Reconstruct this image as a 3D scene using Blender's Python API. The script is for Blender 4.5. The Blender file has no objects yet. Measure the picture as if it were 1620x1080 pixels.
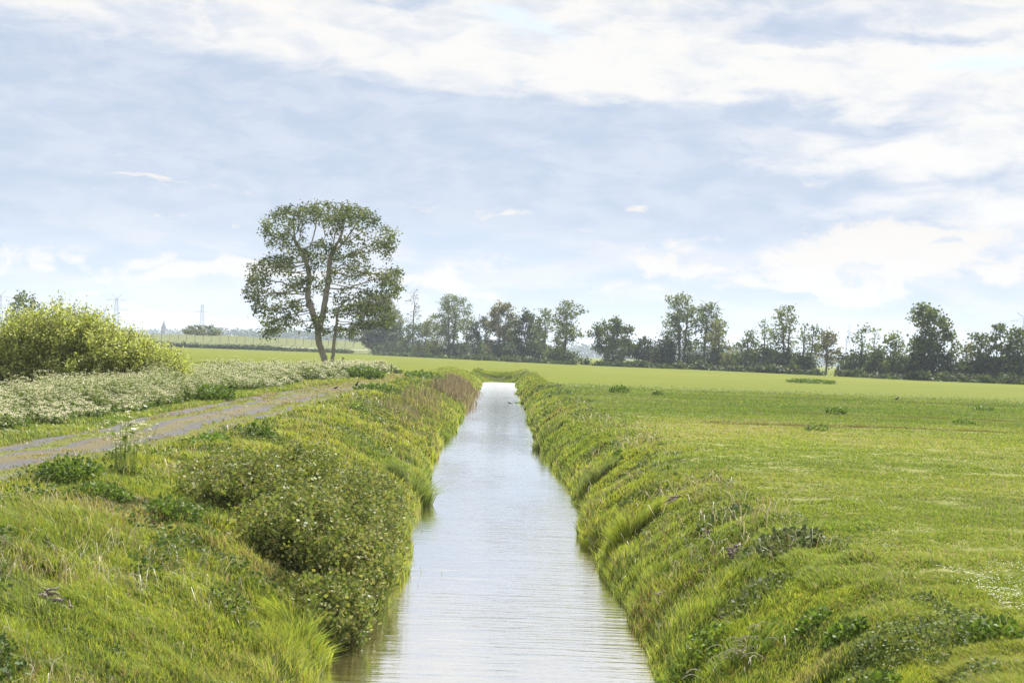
import bpy, math, random
import numpy as np
from mathutils import Vector, Matrix, Euler

C = bpy.context.scene.collection
RAD = math.radians

# ------------------------------------------------------------------ camera
PW, PH, F = 1620.0, 1080.0, 2200.0          # photo size and focal length in photo pixels
CAM = Vector((0, 0, 2.0))
ROLL = RAD(2.06)
c = Matrix.Rotation(ROLL, 3, 'Z') @ Vector((775 - PW / 2, -(558 - PH / 2), -F))
pitch = -math.atan2(c.y, F)
d = Matrix.Rotation(RAD(90) + pitch, 3, 'X') @ c
yaw = math.atan2(d.x, d.y)
MCAM = Matrix.Rotation(yaw, 3, 'Z') @ Matrix.Rotation(RAD(90) + pitch, 3, 'X') @ Matrix.Rotation(ROLL, 3, 'Z')
cd = bpy.data.cameras.new('camera'); cam = bpy.data.objects.new('camera', cd); C.objects.link(cam)
cam.matrix_world = Matrix.Translation(CAM) @ MCAM.to_4x4()
cd.sensor_width = 36; cd.lens = 36 * F / PW; cd.clip_start = 0.1; cd.clip_end = 30000
bpy.context.scene.camera = cam


def ray(px, py):
    return (MCAM @ Vector((px - PW / 2, -(py - PH / 2), -F))).normalized()


def on_z(px, py, z=0.0):
    r = ray(px, py); t = (z - CAM.z) / r.z
    return CAM + r * t


def on_y(px, py, Y):
    r = ray(px, py); return CAM + r * (Y / r.y)


# ------------------------------------------------------------------ light
SUN_AZ, SUN_EL = RAD(22), RAD(48)            # ahead and to the right of the view
S = Vector((math.sin(SUN_AZ) * math.cos(SUN_EL), math.cos(SUN_AZ) * math.cos(SUN_EL), math.sin(SUN_EL)))
ld = bpy.data.lights.new('sun', 'SUN'); ld.energy = 5.0; ld.angle = RAD(0.6); ld.color = (1, 0.95, 0.86)
lo = bpy.data.objects.new('sun', ld); C.objects.link(lo); lo.rotation_euler = S.to_track_quat('Z', 'Y').to_euler()
vs = bpy.context.scene.view_settings
vs.view_transform = 'Standard'; vs.look = 'None'; vs.exposure = 1.25; vs.gamma = 1.0
EXPO = 2.378


# ------------------------------------------------------------------ node helpers
class NB:
    def __init__(s, nt): s.nt = nt
    def node(s, t, **k):
        n = s.nt.nodes.new(t)
        for a, b in k.items(): setattr(n, a, b)
        return n
    def put(s, sock, v):
        if isinstance(v, V): s.nt.links.new(v.s, sock)
        elif isinstance(v, bpy.types.NodeSocket): s.nt.links.new(v, sock)
        elif isinstance(v, tuple) and len(v) == 3 and sock.type == 'RGBA': sock.default_value = (*v, 1)
        else: sock.default_value = v
    def m(s, op, *a, clamp=False):
        n = s.node('ShaderNodeMath', operation=op); n.use_clamp = clamp
        for i, v in enumerate(a): s.put(n.inputs[i], v)
        return V(s, n.outputs[0])
    def mix(s, f, a, b):
        n = s.node('ShaderNodeMix', data_type='RGBA'); n.clamp_factor = True
        s.put(n.inputs[0], f); s.put(n.inputs[6], a); s.put(n.inputs[7], b)
        return V(s, n.outputs[2])
    def xyz(s, x, y, z=0.0):
        n = s.node('ShaderNodeCombineXYZ')
        for i, v in enumerate((x, y, z)): s.put(n.inputs[i], v)
        return V(s, n.outputs[0])
    def sep(s, v):
        n = s.node('ShaderNodeSeparateXYZ'); s.put(n.inputs[0], v)
        return [V(s, o) for o in n.outputs]
    def noise(s, vec, scale=1.0, detail=4.0, rough=0.5, dist=0.0):
        n = s.node('ShaderNodeTexNoise'); s.put(n.inputs['Vector'], vec)
        n.inputs['Scale'].default_value = scale; n.inputs['Detail'].default_value = detail
        n.inputs['Roughness'].default_value = rough; n.inputs['Distortion'].default_value = dist
        return V(s, n.outputs['Fac'])
    def step(s, x, a, b):                     # smoothstep from a to b
        n = s.node('ShaderNodeMapRange', interpolation_type='SMOOTHSTEP')
        s.put(n.inputs[0], x); n.inputs[1].default_value = a; n.inputs[2].default_value = b
        return V(s, n.outputs[0])


class V:
    def __init__(s, b, sock): s.b = b; s.s = sock
    def __add__(s, o): return s.b.m('ADD', s, o)
    def __radd__(s, o): return s.b.m('ADD', o, s)
    def __sub__(s, o): return s.b.m('SUBTRACT', s, o)
    def __rsub__(s, o): return s.b.m('SUBTRACT', o, s)
    def __mul__(s, o): return s.b.m('MULTIPLY', s, o)
    def __rmul__(s, o): return s.b.m('MULTIPLY', o, s)
    def __truediv__(s, o): return s.b.m('DIVIDE', s, o)


def lin(r, g, b):
    f = lambda v: v / 12.92 if v <= .04045 else ((v + .055) / 1.055) ** 2.4
    return tuple(f(v / 255) for v in (r, g, b))


# ------------------------------------------------------------------ sky
w = bpy.data.worlds.new("World"); bpy.context.scene.world = w; w.use_nodes = True
nt = w.node_tree; nt.nodes.clear(); nb = NB(nt)
SKY_STR = 0.1
K = 1.0 / (SKY_STR * EXPO)                   # cloud radiance in the sky texture's units


def skyc(r, g, b, k=1.0): return tuple(v * K * k for v in lin(r, g, b))


tc = nb.node('ShaderNodeTexCoord')
dx, dy, dz = nb.sep(V(nb, tc.outputs['Generated']))
AZ = nb.m('ARCTAN2', dx, dy); EL = nb.m('ARCSINE', dz)
wv = nb.xyz(AZ * 9.0, EL * 26.0, 0.3)
n1 = nb.noise(wv, 1.0, 6, 0.55)
n2 = nb.noise(nb.xyz(AZ * 9.0, EL * 26.0, 7.7), 1.0, 6, 0.55)
AZd = AZ + (n1 - 0.5) * 0.16
ELd = EL + (n2 - 0.5) * 0.075


def pxang(px, py):
    r = ray(px, py); return math.atan2(r.x, r.y), math.asin(r.z)


def blob(px, py, rx, ry, wgt, rough=True, rot=0.0):
    a0, e0 = pxang(px, py)
    A, E = (AZd, ELd) if rough else (AZ, EL)
    a = A - a0; e = E - e0
    if rot:
        cr, sr = math.cos(rot), math.sin(rot)
        a, e = a * cr + e * sr, e * cr - a * sr
    a = a / (rx / F); e = e / (ry / F)
    return nb.m('EXPONENT', (a * a + e * e) * -1.0) * wgt


fb = nb.noise(nb.xyz(AZ * 5.0, EL * 22.0, 2.0), 1.0, 8, 0.55, 0.3)
fb2 = nb.noise(nb.xyz(AZ * 22.0, EL * 60.0, 5.0), 1.0, 8, 0.6, 0.4)
T = 0.80 + (fb - 0.5) * 0.85 + (fb2 - 0.5) * 0.60
for b_ in [(120, 190, 560, 95, -0.95), (500, 250, 460, 115, -0.95), (850, 270, 400, 95, -0.85), (60, 60, 280, 50, -0.5),
           (1150, 350, 240, 60, -0.85), (350, 330, 300, 40, -0.5), (1250, 45, 150, 30, -0.75), (950, 190, 350, 35, -0.35),
           (1500, 60, 260, 14, -0.5), (680, 2, 60, 16, -0.7), (1130, 185, 250, 20, -0.4), (770, 72, 45, 18, -0.25),
           (1560, 295, 120, 26, -0.5), (30, 340, 150, 40, -0.4), (1250, 295, 120, 26, -0.3), (1400, 190, 140, 14, -0.3),
           (620, 78, 420, 34, 0.35), (1200, 122, 480, 34, 0.35), (1450, 245, 190, 36, 0.3), (1400, 318, 170, 16, 0.35)]:
    T = T + blob(*b_[:4], b_[4], True)
T = nb.step(T, 0.12, 0.90)
# lower, farther sky: pale blue with low broken cumulus
cum = nb.noise(nb.xyz(AZ * 26.0, EL * 50.0, 11.0), 1.0, 9, 0.60, 0.6)
cum2 = nb.noise(nb.xyz(AZ * 10.0, EL * 46.0, 17.0), 1.0, 7, 0.55, 0.3)
lowz = nb.step(ELd, 0.098, 0.070)
lowcol = nb.mix(nb.step(cum2, .42, .62), skyc(196, 213, 234), skyc(226, 229, 237))
lowm = blob(1290, 425, 120, 50, 0.85) + blob(1420, 385, 110, 40, 0.75) + blob(1050, 420, 130, 40, 0.65) + blob(180, 425, 240, 34, 0.75) \
    + blob(720, 450, 170, 30, 0.7) + blob(1590, 430, 80, 50, 0.9) + blob(800, 357, 150, 9, 0.55) + blob(250, 291, 130, 8, 0.7) \
    + blob(235, 343, 40, 9, 0.6) + blob(372, 340, 24, 10, 0.6) + blob(808, 197, 20, 8, 0.55) + blob(700, 346, 44, 9, 0.5) \
    + blob(975, 310, 34, 20, 0.45) + blob(1400, 310, 260, 60, 0.22) + blob(1340, 470, 90, 18, 0.7) + blob(400, 432, 150, 24, 0.5)
cumf = nb.step(lowm + (cum - 0.5) * 2.4, 0.43, 0.85)
grey = nb.mix(nb.step(fb2, .3, .7), skyc(188, 203, 226), skyc(211, 219, 235))
white = nb.mix(nb.step(fb2 * .6 + fb * .4, .38, .58), skyc(226, 230, 238), skyc(251, 248, 244))
col = nb.mix(T, grey, white)
col = nb.mix(lowz * 0.8, col, lowcol)
col = nb.mix(nb.m('MULTIPLY', cumf, 0.95), col, skyc(249, 241, 232, 1.0))
e_h = pxang(780, 558)[1]
lowc = nb.step(EL, 0.045, 0.0)
col = nb.mix(lowc * 0.6, col, skyc(240, 234, 232))
blue = blob(845, 28, 90, 26, .75) + blob(1545, 112, 120, 18, .8, True) + blob(900, 55, 60, 12, .5)
skyt = nb.node('ShaderNodeTexSky', sky_type='NISHITA', sun_disc=False, sun_elevation=SUN_EL, sun_rotation=SUN_AZ)
skyt.altitude = 0; skyt.air_density = 1.0; skyt.dust_density = 2.0
thin = nb.mix(0.85, V(nb, skyt.outputs[0]), skyc(208, 232, 250))    # thin veil of high cloud over the blue
col = nb.mix(nb.step(blue + (fb2 - 0.5) * 1.8, 0.35, 1.1) * .8, col, thin)
bg = nb.node('ShaderNodeBackground'); nb.put(bg.inputs[0], col); bg.inputs[1].default_value = SKY_STR
nt.links.new(bg.outputs[0], nb.node('ShaderNodeOutputWorld').inputs[0])

# ------------------------------------------------------------------ numpy noise and terrain
def vnoise(x, y, seed=0):
    xi = np.floor(x).astype(np.int64); yi = np.floor(y).astype(np.int64)
    fx = x - xi; fy = y - yi; fx = fx * fx * (3 - 2 * fx); fy = fy * fy * (3 - 2 * fy)
    def h(a, b):
        n = (a * 374761393 + b * 668265263 + seed * 974634777) & 0x7fffffff
        n = ((n ^ (n >> 13)) * 1274126177) & 0x7fffffff
        return ((n ^ (n >> 16)) & 0xffff) / 65535.0
    return (h(xi, yi) * (1 - fx) + h(xi + 1, yi) * fx) * (1 - fy) + (h(xi, yi + 1) * (1 - fx) + h(xi + 1, yi + 1) * fx) * fy


def fbm(x, y, sc, seed=0, o=3):
    r = 0; a = 1; t = 0
    for i in range(o):
        r = r + a * vnoise(x / sc * 2 ** i + 31.7 * i, y / sc * 2 ** i + 11.3 * i, seed + i); t += a; a *= .5
    return r / t


def sstep(x, a, b):
    t = np.clip((x - a) / (b - a), 0, 1); return t * t * (3 - 2 * t)


WZ = -1.5
LE = [on_z(px, py, WZ) for px, py in [(492, 1080), (556, 1000), (618, 925), (648, 850), (668, 770), (692, 712), (722, 668), (745, 632), (763, 604)]]
RE = [on_z(px, py, WZ) for px, py in [(1058, 1080), (1000, 975), (930, 850), (896, 775), (866, 715), (842, 665), (826, 630), (818, 606)]]
LX = ([p.y for p in LE], [p.x for p in LE]); RX = ([p.y for p in RE], [p.x for p in RE])
DEND = LE[-1].y                             # where the ditch ends


def eL(y): return np.interp(y, *LX) - .34 * (fbm(y, y * 0, 2.4, 3) - .5) * np.clip(y / 20, .6, 2.5)
def eR(y): return np.interp(y, *RX) + .34 * (fbm(y, y * 0, 2.4, 8) - .5) * np.clip(y / 20, .6, 2.5)


WL, WR = 3.7, 3.1


def terrain(x, y):
    x = np.asarray(x, float); y = np.asarray(y, float)
    l, r = eL(y), eR(y)
    sl = (l - x) / WL; sr = (x - r) / WR
    s = np.where(x < (l + r) / 2, sl, sr)
    t = np.clip(s, 0, 1)
    rt = x > (l + r) / 2
    z = np.where(rt, -1.56 + 1.56 * (1 - (1 - t) ** 2.3), -1.56 + 1.56 * (1 - (1 - t) ** 1.6))
    z = z + .16 * sstep(t * np.where(rt, WR, WL), 0, .22) * (1 - sstep(t, .3, .9))          # a low steep lip above the water
    z = np.where(s < 0, -1.56 + np.maximum(s, -.5) * 1.4, z)
    end = np.maximum(sstep(y, DEND, DEND + 24.0), .03 * (y > DEND))
    z = z * (1 - end) * 1.0
    near = np.exp(-np.maximum(s - .8, 0) * 1.6) * sstep(s, -.1, .25)
    z = z + near * ((fbm(x * 1.2, y * .8, .9, 20) - .55) * .16 + (fbm(x * 1.2, y * .7, 2.6, 23) - .6) * .16 + (fbm(x, y, .45, 27) - .5) * .12)
    big = np.clip(1 - y / 400, 0, 1)
    z = z + (1 - near) * sstep(s, 0, 1) * (fbm(x, y, 5, 40) - .5) * .12 * big
    return z


def tz(x, y): return float(terrain(np.array([x]), np.array([y]))[0])


# ------------------------------------------------------------------ mesh helpers
def mesh_np(name, verts, loops, starts, totals, mat, col=None, smooth=False):
    me = bpy.data.meshes.new(name)
    me.vertices.add(len(verts)); me.vertices.foreach_set('co', np.ascontiguousarray(verts, np.float32).ravel())
    me.loops.add(len(loops)); me.loops.foreach_set('vertex_index', np.ascontiguousarray(loops, np.int32))
    me.polygons.add(len(starts)); me.polygons.foreach_set('loop_start', np.ascontiguousarray(starts, np.int32))
    if smooth: me.polygons.foreach_set('use_smooth', np.ones(len(starts), bool))
    me.update(calc_edges=True)
    if col is not None:
        a = me.color_attributes.new('col', 'FLOAT_COLOR', 'POINT')
        cc = np.ones((len(verts), 4), np.float32); cc[:, :3] = col
        a.data.foreach_set('color', cc.ravel())
    if mat: me.materials.append(mat)
    return me


def mesh_q(name, verts, quads, mat, col=None, smooth=False):
    quads = np.asarray(quads)
    n = len(quads); k = quads.shape[1]
    return mesh_np(name, verts, quads.ravel(), np.arange(n) * k, np.full(n, k), mat, col, smooth)


def link(name, me, parent=None, loc=None):
    o = bpy.data.objects.new(name, me); C.objects.link(o)
    if parent: o.parent = parent
    if loc is not None: o.location = loc
    return o


def tag(o, label=None, cat=None, group=None, kind=None):
    if label: o['label'] = label
    if cat: o['category'] = cat
    if group: o['group'] = group
    if kind: o['kind'] = kind
    return o


def thing(name, label, cat, loc, group=None, rotz=0):
    o = bpy.data.objects.new(name, None); C.objects.link(o); o.location = loc; o.rotation_euler = (0, 0, rotz)
    o.empty_display_size = .2
    return tag(o, label, cat, group)


def rnd_dirs(rng, n):
    v = rng.normal(size=(n, 3)); return v / np.linalg.norm(v, axis=1)[:, None]


def unit(v): return v / np.maximum(np.linalg.norm(v, axis=-1, keepdims=True), 1e-9)


def leaf_geo(P, A, W):
    """diamond leaves: base P, along A (full length), half width W"""
    n = len(P)
    v = np.stack([P, P + A * .45 + W, P + A, P + A * .45 - W], 1).reshape(-1, 3)
    q = np.arange(n * 4).reshape(n, 4)
    return v, q


def blades(name, P, H, Wd, lean, col, mat, seed=1, bend=.5):
    """bent grass blades; P base (n,3), H height, Wd width, lean (n,3) horizontal tip offset"""
    rng = np.random.default_rng(seed); n = len(P)
    a = rng.uniform(0, math.pi * 2, n)
    sd = np.stack([np.cos(a), np.sin(a), np.zeros(n)], 1) * Wd[:, None] * .5
    up = np.zeros((n, 3)); up[:, 2] = H
    mid = P + up * .6 + lean * .3
    tip = P + up * (1 - bend * rng.uniform(0, .7, n))[:, None] + lean
    v = np.stack([P - sd, P + sd, mid - sd * .8, mid + sd * .8, tip], 1).reshape(-1, 3)
    b = np.arange(n)[:, None] * 5
    loops = (b + np.array([0, 1, 3, 2, 2, 3, 4])).ravel()
    st = (np.arange(n)[:, None] * 7 + np.array([0, 4])).ravel()
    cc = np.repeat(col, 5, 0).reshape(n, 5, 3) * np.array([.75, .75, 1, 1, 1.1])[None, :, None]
    return mesh_np(name, v, loops, st, None, mat, cc.reshape(-1, 3))


def tubes(paths, k=5):
    """paths: list of (pts (m,3), radii (m,)) -> verts, quads"""
    vs_, qs = [], []; o = 0
    ang = np.arange(k) * 2 * math.pi / k
    for pts, r in paths:
        pts = np.asarray(pts, float); m = len(pts)
        t = unit(np.gradient(pts, axis=0))
        ref = np.where(np.abs(t[:, 2:3]) > .9, np.array([[1., 0, 0]]), np.array([[0, 0, 1.]]))
        if m: ref[:] = ref[0]
        u = unit(np.cross(t, ref)); v = np.cross(t, u)
        ring = pts[:, None] + (np.cos(ang)[None, :, None] * u[:, None] + np.sin(ang)[None, :, None] * v[:, None]) * np.asarray(r)[:, None, None]
        vs_.append(ring.reshape(-1, 3))
        i = np.arange(m - 1)[:, None] * k; j = np.arange(k)[None]; j2 = (j + 1) % k
        qs.append((np.stack([i + j, i + j2, i + k + j2, i + k + j], -1) + o).reshape(-1, 4)); o += m * k
    return np.concatenate(vs_), np.concatenate(qs)


# ------------------------------------------------------------------ materials
def new_mat(name):
    m = bpy.data.materials.new(name); m.use_nodes = True; m.node_tree.nodes.clear(); return m, NB(m.node_tree)


def leaf_mat(name, trans=.45, rough=.5, spec=.3, tcol=(1.15, 1.2, .6)):
    m, b = new_mat(name)
    at = b.node('ShaderNodeAttribute', attribute_name='col')
    p = b.node('ShaderNodeBsdfPrincipled'); b.put(p.inputs['Base Color'], at.outputs['Color'])
    p.inputs['Roughness'].default_value = rough; p.inputs['Specular IOR Level'].default_value = spec
    t = b.node('ShaderNodeBsdfTranslucent')
    mx = b.node('ShaderNodeMix', data_type='RGBA', blend_type='MULTIPLY'); mx.inputs[0].default_value = 1
    b.put(mx.inputs[6], at.outputs['Color']); b.put(mx.inputs[7], tcol); b.put(t.inputs[0], mx.outputs[2])
    s = b.node('ShaderNodeMixShader'); s.inputs[0].default_value = trans
    b.put(s.inputs[1], p.outputs[0]); b.put(s.inputs[2], t.outputs[0])
    b.put(b.node('ShaderNodeOutputMaterial').inputs[0], s.outputs[0]); return m


def flat_mat(name, col, rough=.8, var=.25, scale=6, metal=0, spec=.3, bump=0):
    m, b = new_mat(name)
    g = b.node('ShaderNodeTexCoord')
    n = b.noise(g.outputs['Object'], scale, 5, .6)
    p = b.node('ShaderNodeBsdfPrincipled')
    b.put(p.inputs['Base Color'], b.mix(n, tuple(v * (1 - var) for v in col), tuple(min(1, v * (1 + var)) for v in col)))
    p.inputs['Roughness'].default_value = rough; p.inputs['Metallic'].default_value = metal; p.inputs['Specular IOR Level'].default_value = spec
    if bump:
        bu = b.node('ShaderNodeBump'); bu.inputs['Strength'].default_value = bump; b.put(bu.inputs['Height'], n); b.put(p.inputs['Normal'], bu.outputs[0])
    b.put(b.node('ShaderNodeOutputMaterial').inputs[0], p.outputs[0]); return m


M_GRASS = leaf_mat('grass_blades', .32, .45, .35, (1.12, 1.08, .65))
M_LEAF = leaf_mat('leaves', .32, .6, .2)
M_WILLOW = leaf_mat('willow_leaves', .4, .5, .3)
M_GLOSS = leaf_mat('glossy_leaves', .3, .55, .2)
M_PETAL = leaf_mat('petals', .35, .7, .1, (1, 1, .95))
M_BARK = flat_mat('bark', (.15, .13, .10), .9, .5, 3, bump=.5)
M_BARKL = flat_mat('pale_bark', (.27, .24, .20), .9, .45, 2.5, bump=.5)
M_TWIG = flat_mat('twig', (.17, .12, .09), .8, .4, 4)
M_STEEL = flat_mat('galvanised_steel', (.22, .24, .27), .6, .1)
M_WHITE = flat_mat('white_paint', (.33, .36, .43), .5, .05)
M_WOOD = flat_mat('weathered_wood', (.16, .13, .10), .9, .4)
M_BLACK = flat_mat('black_feathers', (.015, .015, .018), .5, .3)
M_DEAD = flat_mat('dead_wood', (.20, .17, .15), .9, .6, 9, bump=.5)

# ground --------------------------------------------------------
m, b = new_mat('ground'); M_GROUND = m
gp = b.node('ShaderNodeNewGeometry'); X, Y, Z = b.sep(gp.outputs['Position'])
na = b.noise(b.xyz(X * .05, Y * .22), 1, 6, .6); nbn = b.noise(b.xyz(X * .5, Y * .9), 1, 6, .65); nc = b.noise(b.xyz(X * 3., Y * 6.), 1, 5, .7)
nd = b.noise(b.xyz(X * .012, Y * .12, 4), 1, 4, .6)
Yw = Y + (na - .5) * 8.0 + (nbn - .5) * 1.5
mown = b.mix(b.step(na, .38, .62), (.14, .155, .04), (.20, .20, .075))
mown = b.mix(b.step(nbn, .45, .75) * .5, mown, (.10, .13, .03))
midg = b.mix(b.step(nbn, .3, .7), (.07, .098, .02), (.10, .12, .026))
farg = b.mix(b.step(nd, .35, .65), (.092, .118, .003), (.118, .135, .004))
f = b.mix(b.step(Yw, 49, 52), mown, midg)
f = b.mix(b.step(Yw, 84, 112), f, farg)
line = b.m('MULTIPLY', b.step(b.m('ABSOLUTE', Y + (na - .5) * 3.0 - 45.5 + X * .02), 1.0, .1), b.step(X, 6, 14)) * b.step(nbn, .42, .62)
f = b.mix(line * .7, f, (.11, .09, .05))
line2 = b.step(b.m('ABSOLUTE', Y + (na - .5) * 5.0 - 84 + X * .1), 1.6, .2) * b.step(X, 12, 22)
f = b.mix(line2 * .5, f, (.10, .09, .045))
ln3 = b.step(b.m('ABSOLUTE', Y + (na - .5) * 6.0 - 57 + X * .03), 3.0, .3) * b.step(X, 10, 20) * b.step(nbn, .4, .6)
f = b.mix(ln3 * .6, f, (.12, .10, .055))
lf = b.mix(b.step(nbn, .3, .7), (.20, .27, .045), (.26, .31, .06))
f = b.mix(b.step(X, -5, -16) * b.step(Y, 40, 60), f, farg)
verge = b.mix(nbn, (.08, .11, .022), (.14, .14, .04))
isv = b.step(b.m('ABSOLUTE', X + 4.5), 8.8, 7.6) * b.step(Y, 125, 108)
f = b.mix(isv, f, verge)
f = b.mix(b.step(nc, .5, .8) * .5, f, b.mix(.5, f, (.06, .09, .02)))
mud = b.mix(nc, (.05, .04, .025), (.11, .09, .05))
f = b.mix(b.step(Z, -1.2, -1.42), f, mud)
p = b.node('ShaderNodeBsdfPrincipled'); b.put(p.inputs['Base Color'], f); p.inputs['Roughness'].default_value = .95; p.inputs['Specular IOR Level'].default_value = .1
bu = b.node('ShaderNodeBump'); bu.inputs['Strength'].default_value = .9; bu.inputs['Distance'].default_value = .08; b.put(bu.inputs['Height'], nc + nbn * 2.0)
b.put(p.inputs['Normal'], bu.outputs[0]); b.put(b.node('ShaderNodeOutputMaterial').inputs[0], p.outputs[0])


def axis(fine0, fine1, st, lo, hi, g=1.12):
    a = list(np.arange(fine0, fine1 + 1e-6, st)); s = st
    while a[-1] < hi: s *= g; a.append(a[-1] + s)
    s = st
    while a[0] > lo: s *= g; a.insert(0, a[0] - s)
    return np.array(a)


gx = axis(-7, 6, .16, -7000, 7000); gy = axis(6, 50, .25, -60, 9000, 1.02)
GX, GY = np.meshgrid(gx, gy); GZ = terrain(GX.ravel(), GY.ravel())
ny, nx = GX.shape
i = np.arange(ny - 1)[:, None] * nx + np.arange(nx - 1)[None]
Q = np.stack([i, i + 1, i + nx + 1, i + nx], -1).reshape(-1, 4)
tag(link('ground', mesh_q('ground', np.stack([GX.ravel(), GY.ravel(), GZ], 1), Q, M_GROUND, smooth=True)), kind='structure')

# water ---------------------------------------------------------
m, b = new_mat('ditch_water')
gp = b.node('ShaderNodeNewGeometry'); X, Y, Z = b.sep(gp.outputs['Position'])
w1 = b.noise(b.xyz(X * 1.1, Y * 6.5), 1, 4, .55, .3); w2 = b.noise(b.xyz(X * .35, Y * 1.3, 3), 1, 3, .5)
w3 = b.noise(b.xyz(X * 4.0, Y * 22.0, 6), 1, 3, .6)
calm = b.step(b.noise(b.xyz(X * .25, Y * .10, 9), 1, 3, .5), .38, .62)
h = w1 * (.35 + calm * .65) + w2 * .8 + w3 * .12 * calm
bu = b.node('ShaderNodeBump'); bu.inputs['Strength'].default_value = .38; bu.inputs['Distance'].default_value = .05; b.put(bu.inputs['Height'], h); b.put(bu.inputs['Strength'], b.m('MAXIMUM', .17, b.m('MINIMUM', .40, b.m('DIVIDE', 7.0, b.m('MAXIMUM', Y, 1.0)))))
g = b.node('ShaderNodeBsdfGlossy'); g.inputs['Roughness'].default_value = .05; g.inputs[0].default_value = (.98, .98, .985, 1); b.put(g.inputs['Normal'], bu.outputs[0]); b.put(g.inputs['Roughness'], .05 + b.step(Y, 45, 160) * .13)
dif = b.node('ShaderNodeBsdfDiffuse'); dif.inputs[0].default_value = (.17, .14, .06, 1)
fr = b.node('ShaderNodeLayerWeight'); fr.inputs['Blend'].default_value = .5; b.put(fr.inputs['Normal'], bu.outputs[0])
fac = b.m('POWER', V(b, fr.outputs['Facing']), .5)
ms = b.node('ShaderNodeMixShader'); b.put(ms.inputs[0], fac); b.put(ms.inputs[1], dif.outputs[0]); b.put(ms.inputs[2], g.outputs[0])
b.put(b.node('ShaderNodeOutputMaterial').inputs[0], ms.outputs[0]); M_WATER = m
ys = np.linspace(-25, DEND + 1, 200)
wl = eL(ys) - .5; wr = eR(ys) + .5
vv = np.concatenate([np.stack([wl, ys, np.full(200, WZ)], 1), np.stack([wr, ys, np.full(200, WZ)], 1)])
i = np.arange(199); tag(link('water', mesh_q('water', vv, np.stack([i, i + 200, i + 201, i + 1], 1), M_WATER)), kind='structure')

# track ---------------------------------------------------------
TRR = [on_z(px, py, 0) for px, py in [(0, 772), (120, 742), (240, 716), (330, 695), (420, 670), (500, 643), (560, 625), (610, 610), (648, 600)]]
TRL = [on_z(px, py, 0) for px, py in [(0, 706), (160, 680), (260, 652), (340, 638), (420, 624), (480, 615), (540, 606), (600, 597)]]
trr = lambda y: np.interp(y, [p.y for p in TRR], [p.x for p in TRR])
trl = lambda y: np.interp(y, [p.y for p in TRL], [p.x for p in TRL])
print('track right', [(round(p.x, 1), round(p.y)) for p in TRR]); print('track left', [(round(p.x, 1), round(p.y)) for p in TRL])
print('water', [(round(p.x, 1), round(p.y)) for p in LE], [(round(p.x, 1), round(p.y)) for p in RE])
TEND = 112.0
ys = np.concatenate([np.arange(-10, 60, .3), np.arange(60, TEND, .8)])
nacr = 18
tt = np.linspace(0, 1, nacr)
jl = (fbm(ys, ys * 0, 1.4, 51) - .5) * .8 - .1; jr = (fbm(ys, ys * 0, 1.4, 57) - .5) * .8 - .12
TX = (trl(ys) + jl)[:, None] * (1 - tt) + (trr(ys) + jr)[:, None] * tt
TY = np.repeat(ys[:, None], nacr, 1)
TZ = terrain(TX.ravel(), TY.ravel()) + .03 - .04 * (np.abs(np.abs(np.tile(tt, len(ys)) - .5) - .28) < .1)
TU = np.tile(tt, len(ys))
i = np.arange(len(ys) - 1)[:, None] * nacr + np.arange(nacr - 1)[None]
m, b = new_mat('gravel_track')
at = b.node('ShaderNodeAttribute', attribute_name='col'); U = b.sep(at.outputs['Color'])[0]
gp = b.node('ShaderNodeNewGeometry'); X, Y, Z = b.sep(gp.outputs['Position'])
n0 = b.noise(b.xyz(X * 1.2, Y * .5), 1, 6, .6); n3 = b.noise(b.xyz(X * 14, Y * 14), 1, 5, .8); vo = b.node('ShaderNodeTexVoronoi'); vo.inputs['Scale'].default_value = 22; b.put(vo.inputs['Vector'], gp.outputs['Position'])
Ud = U + (n0 - .5) * .22
rut = b.step(b.m('ABSOLUTE', b.m('ABSOLUTE', Ud - .5) - .27), .24, .12)
gravel = b.mix(b.step(n3, .3, .75), (.045, .045, .052), (.125, .126, .142)); gravel = b.mix(b.step(V(b, vo.outputs['Distance']), .5, .1) * .2, gravel, (.26, .25, .24))
dry = b.mix(n3, (.07, .062, .032), (.15, .125, .075)); dry = b.mix(b.step(n0, .5, .7) * .6, dry, (.13, .13, .04))
p = b.node('ShaderNodeBsdfPrincipled'); b.put(p.inputs['Base Color'], b.mix(rut * b.step(Y, 85, 60), dry, gravel)); p.inputs['Roughness'].default_value = .9; p.inputs['Specular IOR Level'].default_value = .2
bu = b.node('ShaderNodeBump'); bu.inputs['Strength'].default_value = .8; bu.inputs['Distance'].default_value = .03; b.put(bu.inputs['Height'], n3); b.put(p.inputs['Normal'], bu.outputs[0])
b.put(b.node('ShaderNodeOutputMaterial').inputs[0], p.outputs[0])
cc = np.zeros((len(TU), 3)); cc[:, 0] = TU
tag(link('track', mesh_q('track', np.stack([TX.ravel(), TY.ravel(), TZ], 1), np.stack([i, i + 1, i + nacr + 1, i + nacr], -1).reshape(-1, 4), m, cc, True)), kind='structure')

# ------------------------------------------------------------------ grass
FRESH = np.array((.19, .265, .05)); YEL = np.array((.31, .345, .07)); DARK = np.array((.06, .10, .03))
STRAW = np.array((.38, .33, .20)); RED = np.array((.22, .15, .09)); LIME = np.array((.36, .41, .055)); SILV = np.array((.20, .24, .14))


def sample_depth(rng, n, y0, y1, k):
    """y with density ~ y^-k"""
    u = rng.uniform(0, 1, n); e = 1 - k
    return (y0 ** e + u * (y1 ** e - y0 ** e)) ** (1 / e)


def in_view(x, y, m=60):
    """rough horizontal frustum test"""
    px = 775 + F * x / y
    return (px > -m) & (px < PW + m)


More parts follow.
